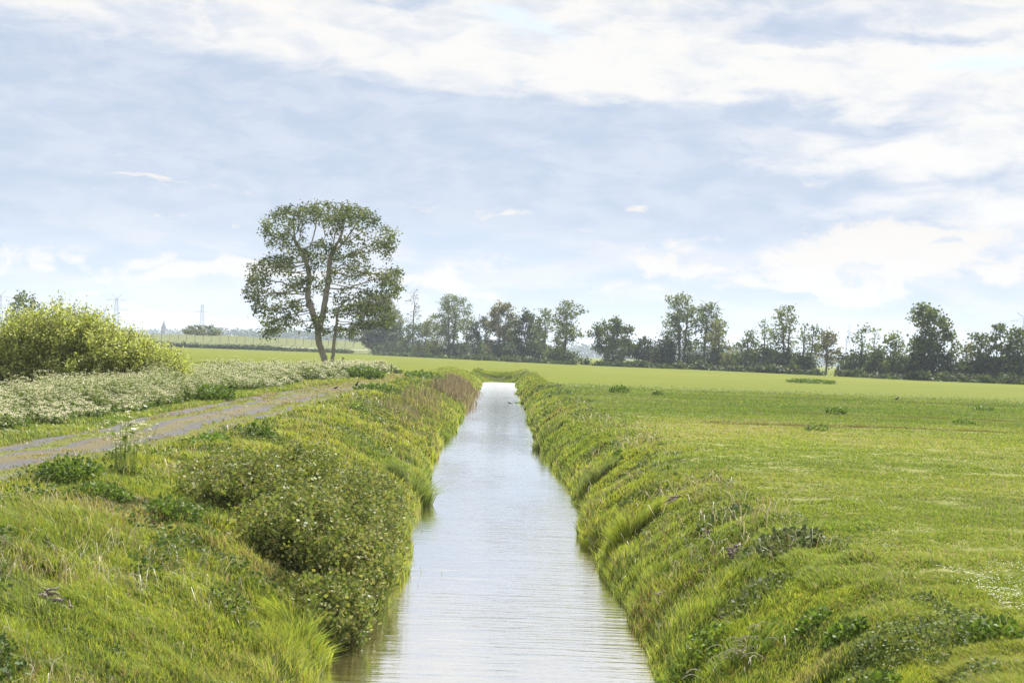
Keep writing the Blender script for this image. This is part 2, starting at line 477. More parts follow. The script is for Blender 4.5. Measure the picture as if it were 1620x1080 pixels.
def palette(rng, x, y, wts, seed):
    """wts: list of (colour, base weight, noise scale, noise gain)"""
    n = len(x); W = []
    for j, (cl, w0, sc, gn) in enumerate(wts):
        W.append(np.maximum(w0 * (1 + gn * (fbm(x, y, sc, seed + 9 * j) - .5) * 4), 0.0))
    W = np.array(W); W /= W.sum(0) + 1e-9; cs = np.cumsum(W, 0); u = rng.uniform(0, 1, n)
    idx = (u[None] > cs).sum(0).clip(0, len(wts) - 1)
    col = np.array([w[0] for w in wts])[idx]
    return np.clip(col * rng.uniform(.75, 1.25, (n, 1)) * rng.uniform(.93, 1.07, (n, 3)), 0, .9)


def grass_patch(name, n, xf0, xf1, y0, y1, k, hf, wts, seed, wpx=.0007, lean=.35, wind=(-.25, -.1), keep=None, label=None, mat=None):
    rng = np.random.default_rng(seed)
    y = sample_depth(rng, n, y0, y1, k); u = rng.uniform(0, 1, n)
    x0, x1 = xf0(y), xf1(y); x = x0 + u * (x1 - x0)
    ok = in_view(x, y)
    if name == 'field_grass': ok &= rng.uniform(0, 1, n) > sstep(y, 72, 105)
    if keep is not None: ok &= keep(x, y, rng)
    x, y = x[ok], y[ok]; n = len(x)
    z = terrain(x, y) - .015
    tuft = fbm(x, y, .5, seed + 70, 2)
    H = hf(x, y) * rng.uniform(.45, 1.3, n) * (.35 + 1.3 * tuft)
    Wd = np.maximum(.0075, wpx * y) * rng.uniform(.6, 1.3, n)
    a = rng.uniform(0, 2 * math.pi, n); L = H * lean * rng.uniform(.2, 1.6, n)
    gx_ = (fbm(x, y, .6, seed + 5) - .5) * .7
    ln = np.stack([np.cos(a) * L + (wind[0] + gx_) * H, np.sin(a) * L + wind[1] * H, np.zeros(n)], 1)
    colr = palette(rng, x, y, wts, seed)
    if name == 'field_grass':               # the strip beyond 49 m is a different, greener and less mown sward
        f_ = sstep(y + (fbm(x, y, 6, 71) - .5) * 4, 47, 52)[:, None]
        colr = colr * (1 - f_) + colr * np.array([.70, .80, .68]) * f_
        st_ = fbm(x * .12, y, 1.1, 72) - .5; st2 = fbm(x * .1, y, 4.0, 75) - .5        # mowing swaths
        colr = colr * (1 + .35 * st_ + .38 * st2)[:, None]; colr[:, 0] *= 1 + .2 * st2
        colr = colr * np.array([.97, 1.0, 1.15])
        jn = (fbm(x, y, 5, 78) - .5) * 2.2; gap = fbm(x, y * .3, 2.2, 79) > .45
        ln_ = (np.clip(1.1 - np.abs(y + jn - 45.5 + .02 * x), 0, 1) * (x > 7) * .9 * gap + np.clip(1 - np.abs(y + 1.5 * jn - 57 + .03 * x) / 1.6, 0, 1) * (x > 11) * .6 * gap
               + np.clip(1 - np.abs(y + jn - 82 + .1 * x) / 1.2, 0, 1) * (x > 12) * .6)[:, None]
        colr = colr * (1 - ln_) + np.array([.15, .115, .065]) * ln_
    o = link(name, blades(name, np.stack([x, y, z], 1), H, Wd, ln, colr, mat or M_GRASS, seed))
    tag(o, label, 'grass', kind='stuff'); return o


def bank_h(side):
    def f_(x, y):
        e = (eL(y) - x) if side < 0 else (x - eR(y))
        sh = 1 - .55 * sstep(e, .8, 1.7) if side > 0 else 1
        return sh * ((.10 if side > 0 else .14) + .16 * np.exp(-np.maximum(e - .1, 0) / .35) + .16 * (fbm(x, y, 1.7, 61) - .35)) + np.maximum(0, y - 30) * .0002
    return f_


FR = 1.0   # overall density factor
grass_patch('bank_grass', int(620000 * FR), lambda y: trr(y) - .15, lambda y: eL(y) + .06, 7.6, DEND, 1.75, bank_h(-1),
            [(FRESH, 1.0, 2.5, 1), (YEL, 1.0, 2.0, 1), (LIME, .45, 1.6, 1.3), (DARK, .35, .7, 2.4), (STRAW, .16, .9, 2.6), (RED, .12, 1.5, 3), (SILV, .14, .8, 2.6)], 101,
            label='long yellow-green grass covering the left bank between ditch and track', wind=(-.15, -.25))
grass_patch('bank_grass', int(520000 * FR), lambda y: eR(y) - .06, lambda y: eR(y) + 1.95, 7.6, DEND, 1.75, bank_h(1),
            [(FRESH * 1.08, 1.6, 2.5, 1), (YEL, .5, 2.0, 1.2), (LIME, .6, 1.4, 1.5), (DARK, .45, .7, 2.4), (STRAW, .08, .8, 2.8), (RED, .13, 1.5, 3), (SILV, .12, .8, 2.6)], 202,
            label='tussocky green grass covering the right bank of the ditch', wind=(.1, -.2))
grass_patch('field_grass', int(560000 * FR), lambda y: eR(y) + 1.35, lambda y: y * .42, 7.6, 105, 1.3,
            lambda x, y: .035 + .07 * np.exp(-np.maximum(x - eR(y) - 1.7, 0) / .45) + .0005 * y,
            [(FRESH * .98, 1.0, 4, 1), (YEL * .95, 1.0, 3, .6), (STRAW * .95, .28, 2.5, 1.5), (LIME * .8, .3, 5, 1)], 303, wpx=.0009,
            label='short mown pasture grass on the field right of the ditch')
grass_patch('verge_grass', int(90000 * FR), lambda y: trl(y) - 3.2, lambda y: trl(y) + .12, 20, 112, 1.5,
            lambda x, y: .10 + .0009 * y + 0 * x, [(FRESH, 1, 2, 1), (YEL, .8, 2, 1), (DARK, .2, 1.5, 1.5), (STRAW, .2, 2, 2)], 404,
            label='short green verge grass between the track and the white wildflowers')
grass_patch('ditch_end_grass', 16000, lambda y: np.full(len(y), eL(np.array([DEND]))[0] - 1.5), lambda y: np.full(len(y), eR(np.array([DEND]))[0] + 1.5), DEND - 1, DEND + 16, 1.2,
            lambda x, y: .10 + .22 * fbm(x, y, 1.5, 5), [(FRESH * .9, 1, 2, 1), (DARK * 1.4, .2, 1.5, 1.5), (YEL * .9, .9, 2, 1)], 515, label='rough grass growing round the far end of the ditch')
def track_keep(x, y, rng):
    u = (x - trl(y)) / (trr(y) - trl(y)); u = u + (fbm(x, y, .7, 77) - .5) * .25
    p = np.exp(-((u - .5) / .17) ** 2) * (.35 + .65 * (fbm(x, y, 1.8, 88) > .47)) + (u < .14) * .8 + (u > .84) * .9 + .04
    return rng.uniform(0, 1, len(x)) < p
grass_patch('track_grass', int(90000 * FR), lambda y: trl(y), lambda y: trr(y), 16, 110, 1.5, lambda x, y: .045 + .0007 * y + 0 * x,
            [(YEL * .9, 1, 1.5, 1), (RED * 1.2, .6, 1.5, 1.5), (STRAW * .9, .9, 1.3, 1.5), (FRESH, .35, 1.2, 2)], 505, keep=track_keep,
            label='short brownish grass growing between the wheel ruts of the track')

def scatter_weeds(name, n, xf0, xf1, seed, label, cols, size, thr, hmax):
    rng = np.random.default_rng(seed); y = sample_depth(rng, n, 7.6, 100, 1.7); x = xf0(y) + rng.uniform(0, 1, n) * (xf1(y) - xf0(y))
    ok = (fbm(x, y, .9, seed) + .5 * (fbm(x, y, 3.5, seed + 3) - .5) > thr) & in_view(x, y); x, y = x[ok], y[ok]; n = len(x)
    hh = hmax * rng.uniform(.15, 1, n) * (.4 + 1.2 * np.clip((fbm(x, y, .9, seed) - thr) * 5 + .3, 0, 1))
    P = np.stack([x, y, terrain(x, y) + hh], 1); s_ = (np.maximum(size, .0016 * y) * rng.uniform(.5, 1.4, n))[:, None]
    A = rnd_dirs(rng, n); A[:, 2] = A[:, 2] * .7 + .2; A = unit(A) * s_; W = unit(np.cross(A, rnd_dirs(rng, n))) * s_ * .32
    v, q = leaf_geo(P, A, W); c_ = np.repeat(np.array(cols)[rng.integers(0, len(cols), n)] * rng.uniform(.7, 1.3, (n, 1)), 4, 0)
    tag(link(name, mesh_q(name, v, q, M_LEAF, c_)), label, 'ground cover', kind='stuff')


WD = [(.07, .115, .03), (.10, .15, .035), (.13, .16, .07), (.055, .09, .025)]
scatter_weeds('bank_weeds', 150000, lambda y: trr(y), lambda y: eL(y), 811, 'patches of small broad-leaved weeds among the grass of the left bank', WD, .05, .60, .17)
scatter_weeds('bank_weeds', 80000, lambda y: eR(y), lambda y: eR(y) + 2.1, 822, 'patches of small broad-leaved weeds among the grass of the right bank', [(.09, .13, .05), (.13, .165, .06), (.15, .18, .09), (.07, .10, .035)], .034, .60, .11)


def dead_stems(n, xf0, xf1, seed, label):
    rng = np.random.default_rng(seed); y = sample_depth(rng, n, 7.6, 70, 1.6); x = xf0(y) + rng.uniform(0, 1, n) * (xf1(y) - xf0(y))
    ok = (fbm(x, y, 1.6, seed) > .5) & in_view(x, y); x, y = x[ok], y[ok]; n = len(x)
    P = np.stack([x, y, terrain(x, y) + rng.uniform(0, .08, n)], 1); H = rng.uniform(.10, .38, n); a = rng.uniform(0, 6.28, n); L = H * rng.uniform(.3, 1.5, n)
    c_ = np.array([(.42, .38, .29), (.34, .27, .18), (.24, .17, .11), (.48, .46, .40)])[rng.integers(0, 4, n)]
    tag(link('dead_stems', blades('dead_stems', P, H, np.maximum(.0055, .00045 * y), np.stack([np.cos(a) * L, np.sin(a) * L, 0 * L], 1), c_, M_GRASS, seed, .9)), label, 'dead stems', kind='stuff')


dead_stems(9000, lambda y: trr(y), lambda y: eL(y), 831, 'pale dry stems and seed heads standing among the left bank grass')
dead_stems(3500, lambda y: eR(y), lambda y: eR(y) + 2.0, 832, 'pale dry stems and seed heads standing among the right bank grass')

# daisies speckling the field
rng = np.random.default_rng(9)
n = 12000; y = sample_depth(rng, n, 9, 75, 1.2); x = 4.5 + rng.uniform(0, 1, n) * (y * .42 - 4.5)
ok = (fbm(x, y, 2.5, 333) + .25 * fbm(x, y, .8, 12) > .72) | (rng.uniform(0, 1, n) < .05); ok &= in_view(x, y) & (x > 4.5); x, y = x[ok], y[ok]; n = len(x)
P = np.stack([x, y, terrain(x, y) + .07], 1); r = np.maximum(.012, .00032 * y)[:, None]
a = rng.uniform(0, 6.28, n); A = np.stack([np.cos(a), np.sin(a), np.zeros(n) + .3], 1) * r; B = np.stack([-np.sin(a), np.cos(a), np.zeros(n)], 1) * r * .6
v, q = leaf_geo(P - A * .5, A, B)
tag(link('daisies', mesh_q('daisies', v, q, M_PETAL, np.full((len(v), 3), .62))), 'tiny white daisies speckled over the mown pasture', 'flowers', kind='stuff')

# ------------------------------------------------------------------ cow parsley
def parsley_geo(rng, X0, Y0, Z0, Hh, nu=7, nl=14, us=.05, spread=.28, pet=6):
    """returns (green verts/quads/cols), (white verts/quads/cols) for many plants"""
    n = len(X0); base = np.stack([X0, Y0, Z0], 1)
    # stems to umbels
    bi = np.repeat(np.arange(n), nu); k = len(bi)
    a = rng.uniform(0, 6.28, k); rr = np.sqrt(rng.uniform(0, 1, k)) * spread * Hh[bi]
    top = base[bi] + np.stack([np.cos(a) * rr, np.sin(a) * rr, Hh[bi] * rng.uniform(.50, 1.08, k)], 1)
    mid = base[bi] + np.stack([np.cos(a) * rr * .25, np.sin(a) * rr * .25, Hh[bi] * .5], 1)
    sw = np.maximum(.006, .00035 * Y0[bi])[:, None] * np.array([[1., 0, 0]])
    sv = np.concatenate([np.stack([base[bi] - sw * .5, base[bi] + sw * .5, mid + sw * .5, mid - sw * .5], 1).reshape(-1, 3),
                         np.stack([mid - sw * .4, mid + sw * .4, top + sw * .3, top - sw * .3], 1).reshape(-1, 3)])
    sq = np.arange(len(sv)).reshape(-1, 4); sc = np.tile(np.array([[.16, .21, .06]]), (len(sv), 1))
    # feathery leaves low down
    li = np.repeat(np.arange(n), nl); kl = len(li)
    LP = base[li] + np.stack([rng.normal(0, .10, kl), rng.normal(0, .10, kl), Hh[li] * rng.uniform(.02, .85, kl)], 1)
    A = rnd_dirs(rng, kl); A[:, 2] = np.abs(A[:, 2]) * .6; ls = np.maximum(.09, .0016 * Y0[li])[:, None] * rng.uniform(.6, 1.4, (kl, 1)); A = unit(A) * ls
    W = unit(np.cross(A, rnd_dirs(rng, kl))) * ls * .24
    lv, lq = leaf_geo(LP, A, W); lc = np.repeat(np.array([[.10, .155, .04]]) * rng.uniform(.6, 1.6, (kl, 1)), 4, 0)
    gv = np.concatenate([sv, lv]); gq = np.concatenate([sq, lq + len(sv)]); gc = np.concatenate([sc, lc])
    # umbels
    ui = np.repeat(np.arange(k), pet); ku = len(ui)
    s = np.maximum(us, .0011 * Y0[bi[ui]])
    a = rng.uniform(0, 6.28, ku); r2 = np.sqrt(rng.uniform(0, 1, ku)) * s
    UP = top[ui] + np.stack([np.cos(a) * r2, np.sin(a) * r2, -.25 * r2 * r2 / s + rng.normal(0, .006, ku)], 1)
    a = rng.uniform(0, 6.28, ku); A = np.stack([np.cos(a), np.sin(a), rng.normal(0, .35, ku)], 1) * (s * .55)[:, None]
    W = np.stack([-np.sin(a), np.cos(a), rng.normal(0, .35, ku)], 1) * (s * .26)[:, None]
    uv, uq = leaf_geo(UP - A * .5, A, W); uc = np.repeat(np.array([[.60, .58, .42]]) * rng.uniform(.75, 1.15, (ku, 1)), 4, 0)
    return (gv, gq, gc), (uv, uq, uc)


rng = np.random.default_rng(77)
PL = [on_z(px, py, 0) for px, py in [(0, 690), (90, 668), (200, 655), (300, 640), (370, 628), (450, 612), (520, 603), (575, 598), (625, 592)]]
plx = lambda y: np.interp(y, [p.y for p in PL], [p.x for p in PL])
print('parsley edge', [(round(p.x, 1), round(p.y)) for p in PL])
n = 9000; y = sample_depth(rng, n, 26, 118, 1.5)
wid = np.interp(y, [26, 45, 60, 90, 118], [2.3, 2.0, 3.2, 5.2, 3.2])
x = plx(y) - rng.uniform(0, 1, n) ** 1.15 * wid - .1 - (fbm(y, x * 0 if False else y * 0, 4, 5) - .5) * 1.4
ok = (fbm(x, y, 1.6, 90) + rng.normal(0, .05, len(x)) > .455) & in_view(x, y); x, y = x[ok], y[ok]
Hh = (.70 + .5 * fbm(x, y, 2.5, 93) + .0012 * y) * rng.uniform(.75, 1.15, len(x)) * sstep(plx(y) - x, -.2, 1.0) * (.2 + .8 * fbm(x, y, 1.1, 97)) + .25
(g1, g2, g3), (u1, u2, u3) = parsley_geo(rng, x, y, terrain(x, y) - .02, Hh, 8, 15)
tag(link('cow_parsley_foliage', mesh_q('cow_parsley_foliage', g1, g2, M_GRASS, g3)), 'green stems and leaves of the wildflower drift beside the track', 'wildflowers', kind='stuff')
tag(link('cow_parsley_blossom', mesh_q('cow_parsley_blossom', u1, u2, M_PETAL, u3)), 'frothy drift of white umbel flowers along the far side of the track', 'wildflowers', kind='stuff')


def cow_parsley(px, py, H, label, seed, n=5, nu=11):
    p_ = on_z(px, py, 0); p_.z = tz(p_.x, p_.y)
    t = thing('cow_parsley_plant', label, 'wildflower', p_)
    rng = np.random.default_rng(seed)
    xs = rng.normal(0, .17, n); ysx = rng.normal(0, .17, n)
    (a1, a2, a3), (b1, b2, b3) = parsley_geo(rng, xs, ysx, np.zeros(n) - .02, rng.uniform(.7, 1.1, n) * H, 9, 8, .034, .30, 9)
    b3 = np.minimum(b3 * 1.3, .8)
    link('stems', mesh_q('stems', a1, a2, M_GRASS, a3), t); 
    for k_ in range(n * 9):
        sl = slice(k_ * 36, k_ * 36 + 36); link('flower_head', mesh_q('flower_head', b1[sl], np.arange(36).reshape(9, 4), M_PETAL, b3[sl]), t)


cow_parsley(205, 752, 1.05, 'tall white umbel wildflower standing alone between the wheel rut and left bank', 5, 9)

# ------------------------------------------------------------------ trees
def colonize(rng, nodes, parents, att, D, di, dk, iters=160, trop=(0, 0, .0)):
    nodes = [np.array(p, float) for p in nodes]; parents = list(parents)
    A = np.array(att, float); N = np.array(nodes)
    d = np.linalg.norm(A[:, None] - N[None], axis=2); near = d.argmin(1); nd_ = d.min(1)
    nch = {}
    alive = nd_ > dk; trop = np.array(trop, float)
    for _ in range(iters):
        act = alive & (nd_ < di)
        if not act.any():
            if not alive.any(): break
            j = np.where(alive)[0][nd_[alive].argmin()]; act = np.zeros(len(A), bool); act[j] = True
        ids = np.unique(near[act]); new = []
        for i_ in ids:
            m_ = act & (near == i_)
            nch[i_] = nch.get(i_, 0) + 1
            if nch[i_] > 3: alive[m_] = False; continue
            v = unit(A[m_] - nodes[i_]).sum(0); v = v / (np.linalg.norm(v) + 1e-9) + trop + rng.normal(0, .12, 3)
            v /= np.linalg.norm(v) + 1e-9
            new.append(nodes[i_] + v * D); parents.append(int(i_))
        if not new: continue
        k0 = len(nodes); nodes += new; NN = np.array(new)
        d = np.linalg.norm(A[:, None] - NN[None], axis=2); j = d.argmin(1); dm = d[np.arange(len(A)), j]
        up = dm < nd_; near[up] = j[up] + k0; nd_[up] = dm[up]
        alive &= nd_ > dk
        if len(nodes) > 9000: break
    return np.array(nodes), np.array(parents)


def branch_mesh(N, Pp, r_base, r_tip, k=5, expo=2.3, roots=(0,)):
    n = len(N); ch = [[] for _ in range(n)]
    for i_ in range(n):
        if Pp[i_] >= 0: ch[Pp[i_]].append(i_)
    acc = np.zeros(n); big = [-1] * n
    for i_ in range(n - 1, -1, -1):
        if not ch[i_]: acc[i_] = 1
        else:
            acc[i_] = sum(acc[c_] for c_ in ch[i_]); big[i_] = max(ch[i_], key=lambda c_: acc[c_])
    r = r_tip * acc ** (1 / expo); f_ = np.log(max(r_base, r_tip * 1.5) / r_tip) / np.log(max(r[list(roots)].max() / r_tip, 1.01))
    r = r_tip * (r / r_tip) ** f_
    if len(roots) > 1:
        for r0 in roots:
            j, dst = r0, 0.0; top_ = (N[:, 2].max() - N[r0][2]) * .5
            while j >= 0 and dst < top_:
                r[j] = max(r[j], r_base * .62 * (1 - dst / top_) ** .8)
                if big[j] >= 0: dst += float(np.linalg.norm(N[big[j]] - N[j]))
                j = big[j]
    paths = []
    starts = [(-1, r0) for r0 in roots]
    starts += [(i_, c_) for i_ in range(n) for c_ in ch[i_] if c_ != big[i_]]
    for par, s in starts:
        pts = [] if par < 0 else [N[par]]; rr = [] if par < 0 else [min(r[par], r[s] * 1.25)]
        j = s
        while j >= 0: pts.append(N[j]); rr.append(r[j]); j = big[j]
        if len(pts) < 2: continue
        rr[-1] *= .4
        paths.append((pts, rr))
    v, q = tubes(paths, k)
    tips = np.array([i_ for i_ in range(n) if acc[i_] <= 3])
    return v, q, tips, r


def crown_leaves(rng, P, per, spread, size, cols, droop=.0, aspect=.42, flat=.6, clump=.25):
    """leaf diamonds round the points P"""
    n = len(P); per_n = rng.poisson(per * rng.uniform(.3, 1.7, n)); idx = np.repeat(np.arange(n), per_n); k = len(idx)
    off = rng.normal(0, 1, (k, 3)) * spread * np.array([1, 1, flat]); off[:, 2] -= droop * rng.uniform(0, 1, k)
    LP = P[idx] + off
    A = rnd_dirs(rng, k); A[:, 2] -= .35; s = size * rng.uniform(.6, 1.4, (k, 1)); A = unit(A) * s
    W = unit(np.cross(A, rnd_dirs(rng, k))) * s * aspect
    v, q = leaf_geo(LP, A, W)
    cb = np.array(cols)[rng.integers(0, len(cols), n)] * rng.uniform(1 - clump, 1 + clump, (n, 1))
    c_ = np.repeat(cb[idx] * rng.uniform(.8, 1.2, (k, 1)), 4, 0)
    return v, q, np.clip(c_, 0, .9)


def make_tree(name, label, cat, base, trunks, att, D, di, dk, r_base, r_tip, per, spread, size, cols, seed, bark=M_BARK, sides=5, group=None, droop=0, flat=.6, extra=None, trop=(0, 0, 0)):
    """trunks: list of point lists relative to base; att relative to base"""
    rng = np.random.default_rng(seed); nodes, par = [], []; roots = []
    for tr in trunks:
        pts = [np.array(tr[0], float)]
        for a_, b_ in zip(tr[:-1], tr[1:]):
            a_, b_ = np.array(a_, float), np.array(b_, float); k = max(1, int(np.linalg.norm(b_ - a_) / D))
            for j in range(1, k + 1): pts.append(a_ + (b_ - a_) * j / k + rng.normal(0, .05 * D, 3))
        roots.append(len(nodes))
        for j, p_ in enumerate(pts): nodes.append(p_); par.append(-1 if j == 0 else len(nodes) - 2)
    N, Pp = colonize(rng, nodes, par, att, D, di, dk, trop=trop)
    v, q, tips, r = branch_mesh(N, Pp, r_base, r_tip, sides, roots=roots)
    t = thing(name, label, cat, base, group)
    link('trunk', mesh_q('trunk', v, q, bark, smooth=True), t)
    if per > 0:
        P = N[tips]
        lv, lq, lc = crown_leaves(rng, P, per, spread, size, cols, droop, flat=flat)
        link('crown', mesh_q('crown', lv, lq, M_LEAF, lc), t)
    return t


# the lone tree: crown laid out from clumps with their own depth
TB = on_z(519, 578, 0); TB.z = tz(TB.x, TB.y) - .1; TY_ = TB.y
def rel(px, py, dY=0.0):
    p_ = on_y(px, py, TY_ + dY); return np.array(p_ - TB)
rng = np.random.default_rng(4)
att = []
for px, py, rx, ry, w_ in [(508, 334, 80, 20, 200), (562, 342, 44, 24, 100), (445, 362, 38, 30, 90), (432, 418, 40, 24, 90), (408, 440, 20, 28, 40),
                           (500, 395, 60, 26, 120), (610, 380, 30, 30, 50), (617, 442, 25, 26, 70), (560, 425, 40, 28, 55), (560, 478, 45, 28, 85),
                           (450, 478, 50, 26, 70), (590, 495, 46, 30, 95), (425, 490, 28, 22, 30), (438, 512, 28, 16, 26), (425, 525, 18, 12, 10), (398, 462, 14, 26, 16), (470, 500, 20, 20, 12), (500, 440, 38, 22, 45), (500, 505, 25, 22, 18), (548, 520, 28, 12, 22), (566, 388, 40, 20, 26), (450, 448, 40, 14, 22), (535, 380, 30, 30, 24)]:
    for _ in range(int(w_ * 1.25)):
        dd = rnd_dirs(rng, 1)[0] * rng.uniform(.15, 1) ** .45
        att.append(rel(px + dd[0] * rx, py + dd[2] * ry, dd[1] * 4.2 + rng.normal(0, .6)))
att = np.array(att)
GRN = [(.085, .115, .03), (.12, .15, .04), (.17, .195, .06), (.055, .078, .022)]
tr1 = [rel(517, 580), rel(511, 560), rel(505, 543, -.3), rel(503, 520, -.4), rel(495, 495, -.5), rel(487, 470, -.6), rel(489, 432, -.4), rel(480, 398, -.2)]
tr2 = [rel(524, 580), rel(527, 560), rel(529, 535, .4), rel(533, 512, .5), rel(533, 488, .6)]
tr3 = [rel(505, 524, -.4), rel(512, 490, -.2), rel(518, 455, 0), rel(523, 405, .3)]
make_tree('tree', 'large lone broadleaf tree with two trunks and an airy flat-topped crown beside the track', 'tree', TB, [tr1, tr2, tr3], att, .32, 3.2, .48, .36, .02, 11.5, .31, .23, GRN, 11, droop=.5,
          bark=M_BARKL, sides=7)

OLIVE = [(.15, .16, .035), (.18, .185, .045), (.11, .125, .03)]
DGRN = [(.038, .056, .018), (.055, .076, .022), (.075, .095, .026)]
MGRN = [(.075, .105, .03), (.10, .135, .036), (.13, .16, .04)]
PALE = [(.13, .165, .055), (.17, .20, .065), (.10, .13, .045)]
BROWN = [(.17, .155, .065), (.20, .175, .075), (.13, .13, .05)]
BASEL = ([440, 560, 683, 807, 906, 1108, 1295, 1460, 1620, 1800], [555, 560, 566, 572, 577, 585, 593.6, 602, 608, 615])
TL = 'trees along the far side of the field'


def line_tree(px, top, wd, kind, cols, label, seed, lean=0, dens=1.0, low=.28, dY=0, trunks=1, name=None, cat='tree'):
    by = float(np.interp(px, *BASEL)) - 1.0
    B = on_z(px, by, 0); B = Vector((B.x * (1 + dY / B.y), B.y + dY, -.05))
    Yd = B.y; sc = Yd / F; Hh = (by - top) * sc; R = wd * sc / 2 * 1.12
    rng = np.random.default_rng(seed)
    if kind == 'airy':
        att = []; nc_ = max(7, int(8 + Hh * .9))
        for j in range(nc_):
            h_ = low + (1 - low) * (j + rng.uniform(0, 1)) / nc_
            rr = R * math.sin(math.pi * min(1, (h_ - low) / (1 - low) * .72 + .22)) * 1.0
            a_ = rng.uniform(0, 6.28); q_ = rng.uniform(.2, .85)
            cx, cy, cz = math.cos(a_) * rr * q_ + lean * Hh * h_, math.sin(a_) * rr * q_, h_ * Hh
            cr = R * rng.uniform(.36, .58)
            for _ in range(26):
                d_ = rnd_dirs(rng, 1)[0] * rng.uniform(0, 1) ** .5 * cr
                att.append((cx + d_[0], cy + d_[1], min(cz + d_[2] * .7, Hh)))
        trs = []
        for k in range(trunks):
            o_ = (k - (trunks - 1) / 2) * R * .28
            trs.append([(o_ * .6, 0, 0), (o_ * .9 + lean * Hh * .3, 0, Hh * .3), (o_ * 1.3 + lean * Hh * .62, rng.normal(0, .2), Hh * .68)])
        return make_tree(name or 'tree', label, cat, B, trs, np.array(att),   .55, 4, .85, .03 * R + .13, .03, 9.5 * dens, .5, .44, cols, seed, sides=4, group=TL, flat=.7)
    n_ = 150 if kind == 'dense' else 110
    att = []
    for _ in range(n_):
        d_ = rnd_dirs(rng, 1)[0] * rng.uniform(.2, 1) ** .4
        z_ = low * Hh + (1 - low) * Hh * (.5 + .5 * d_[2]); lump = 1 + .25 * math.sin(3 * math.atan2(d_[1], d_[0]) + seed) + rng.normal(0, .08)
        att.append((d_[0] * R * lump + lean * z_, d_[1] * R * lump, z_))
    return make_tree(name or 'tree', label, cat, B, [[(0, 0, 0), (lean * Hh * .3, 0, Hh * (.12 if kind == 'bush' else .3))]], np.array(att), .6, 5, .8, .03 * R + .1, .03, 30 * dens, .55, .44, cols, seed, sides=4, group=TL, flat=.8)


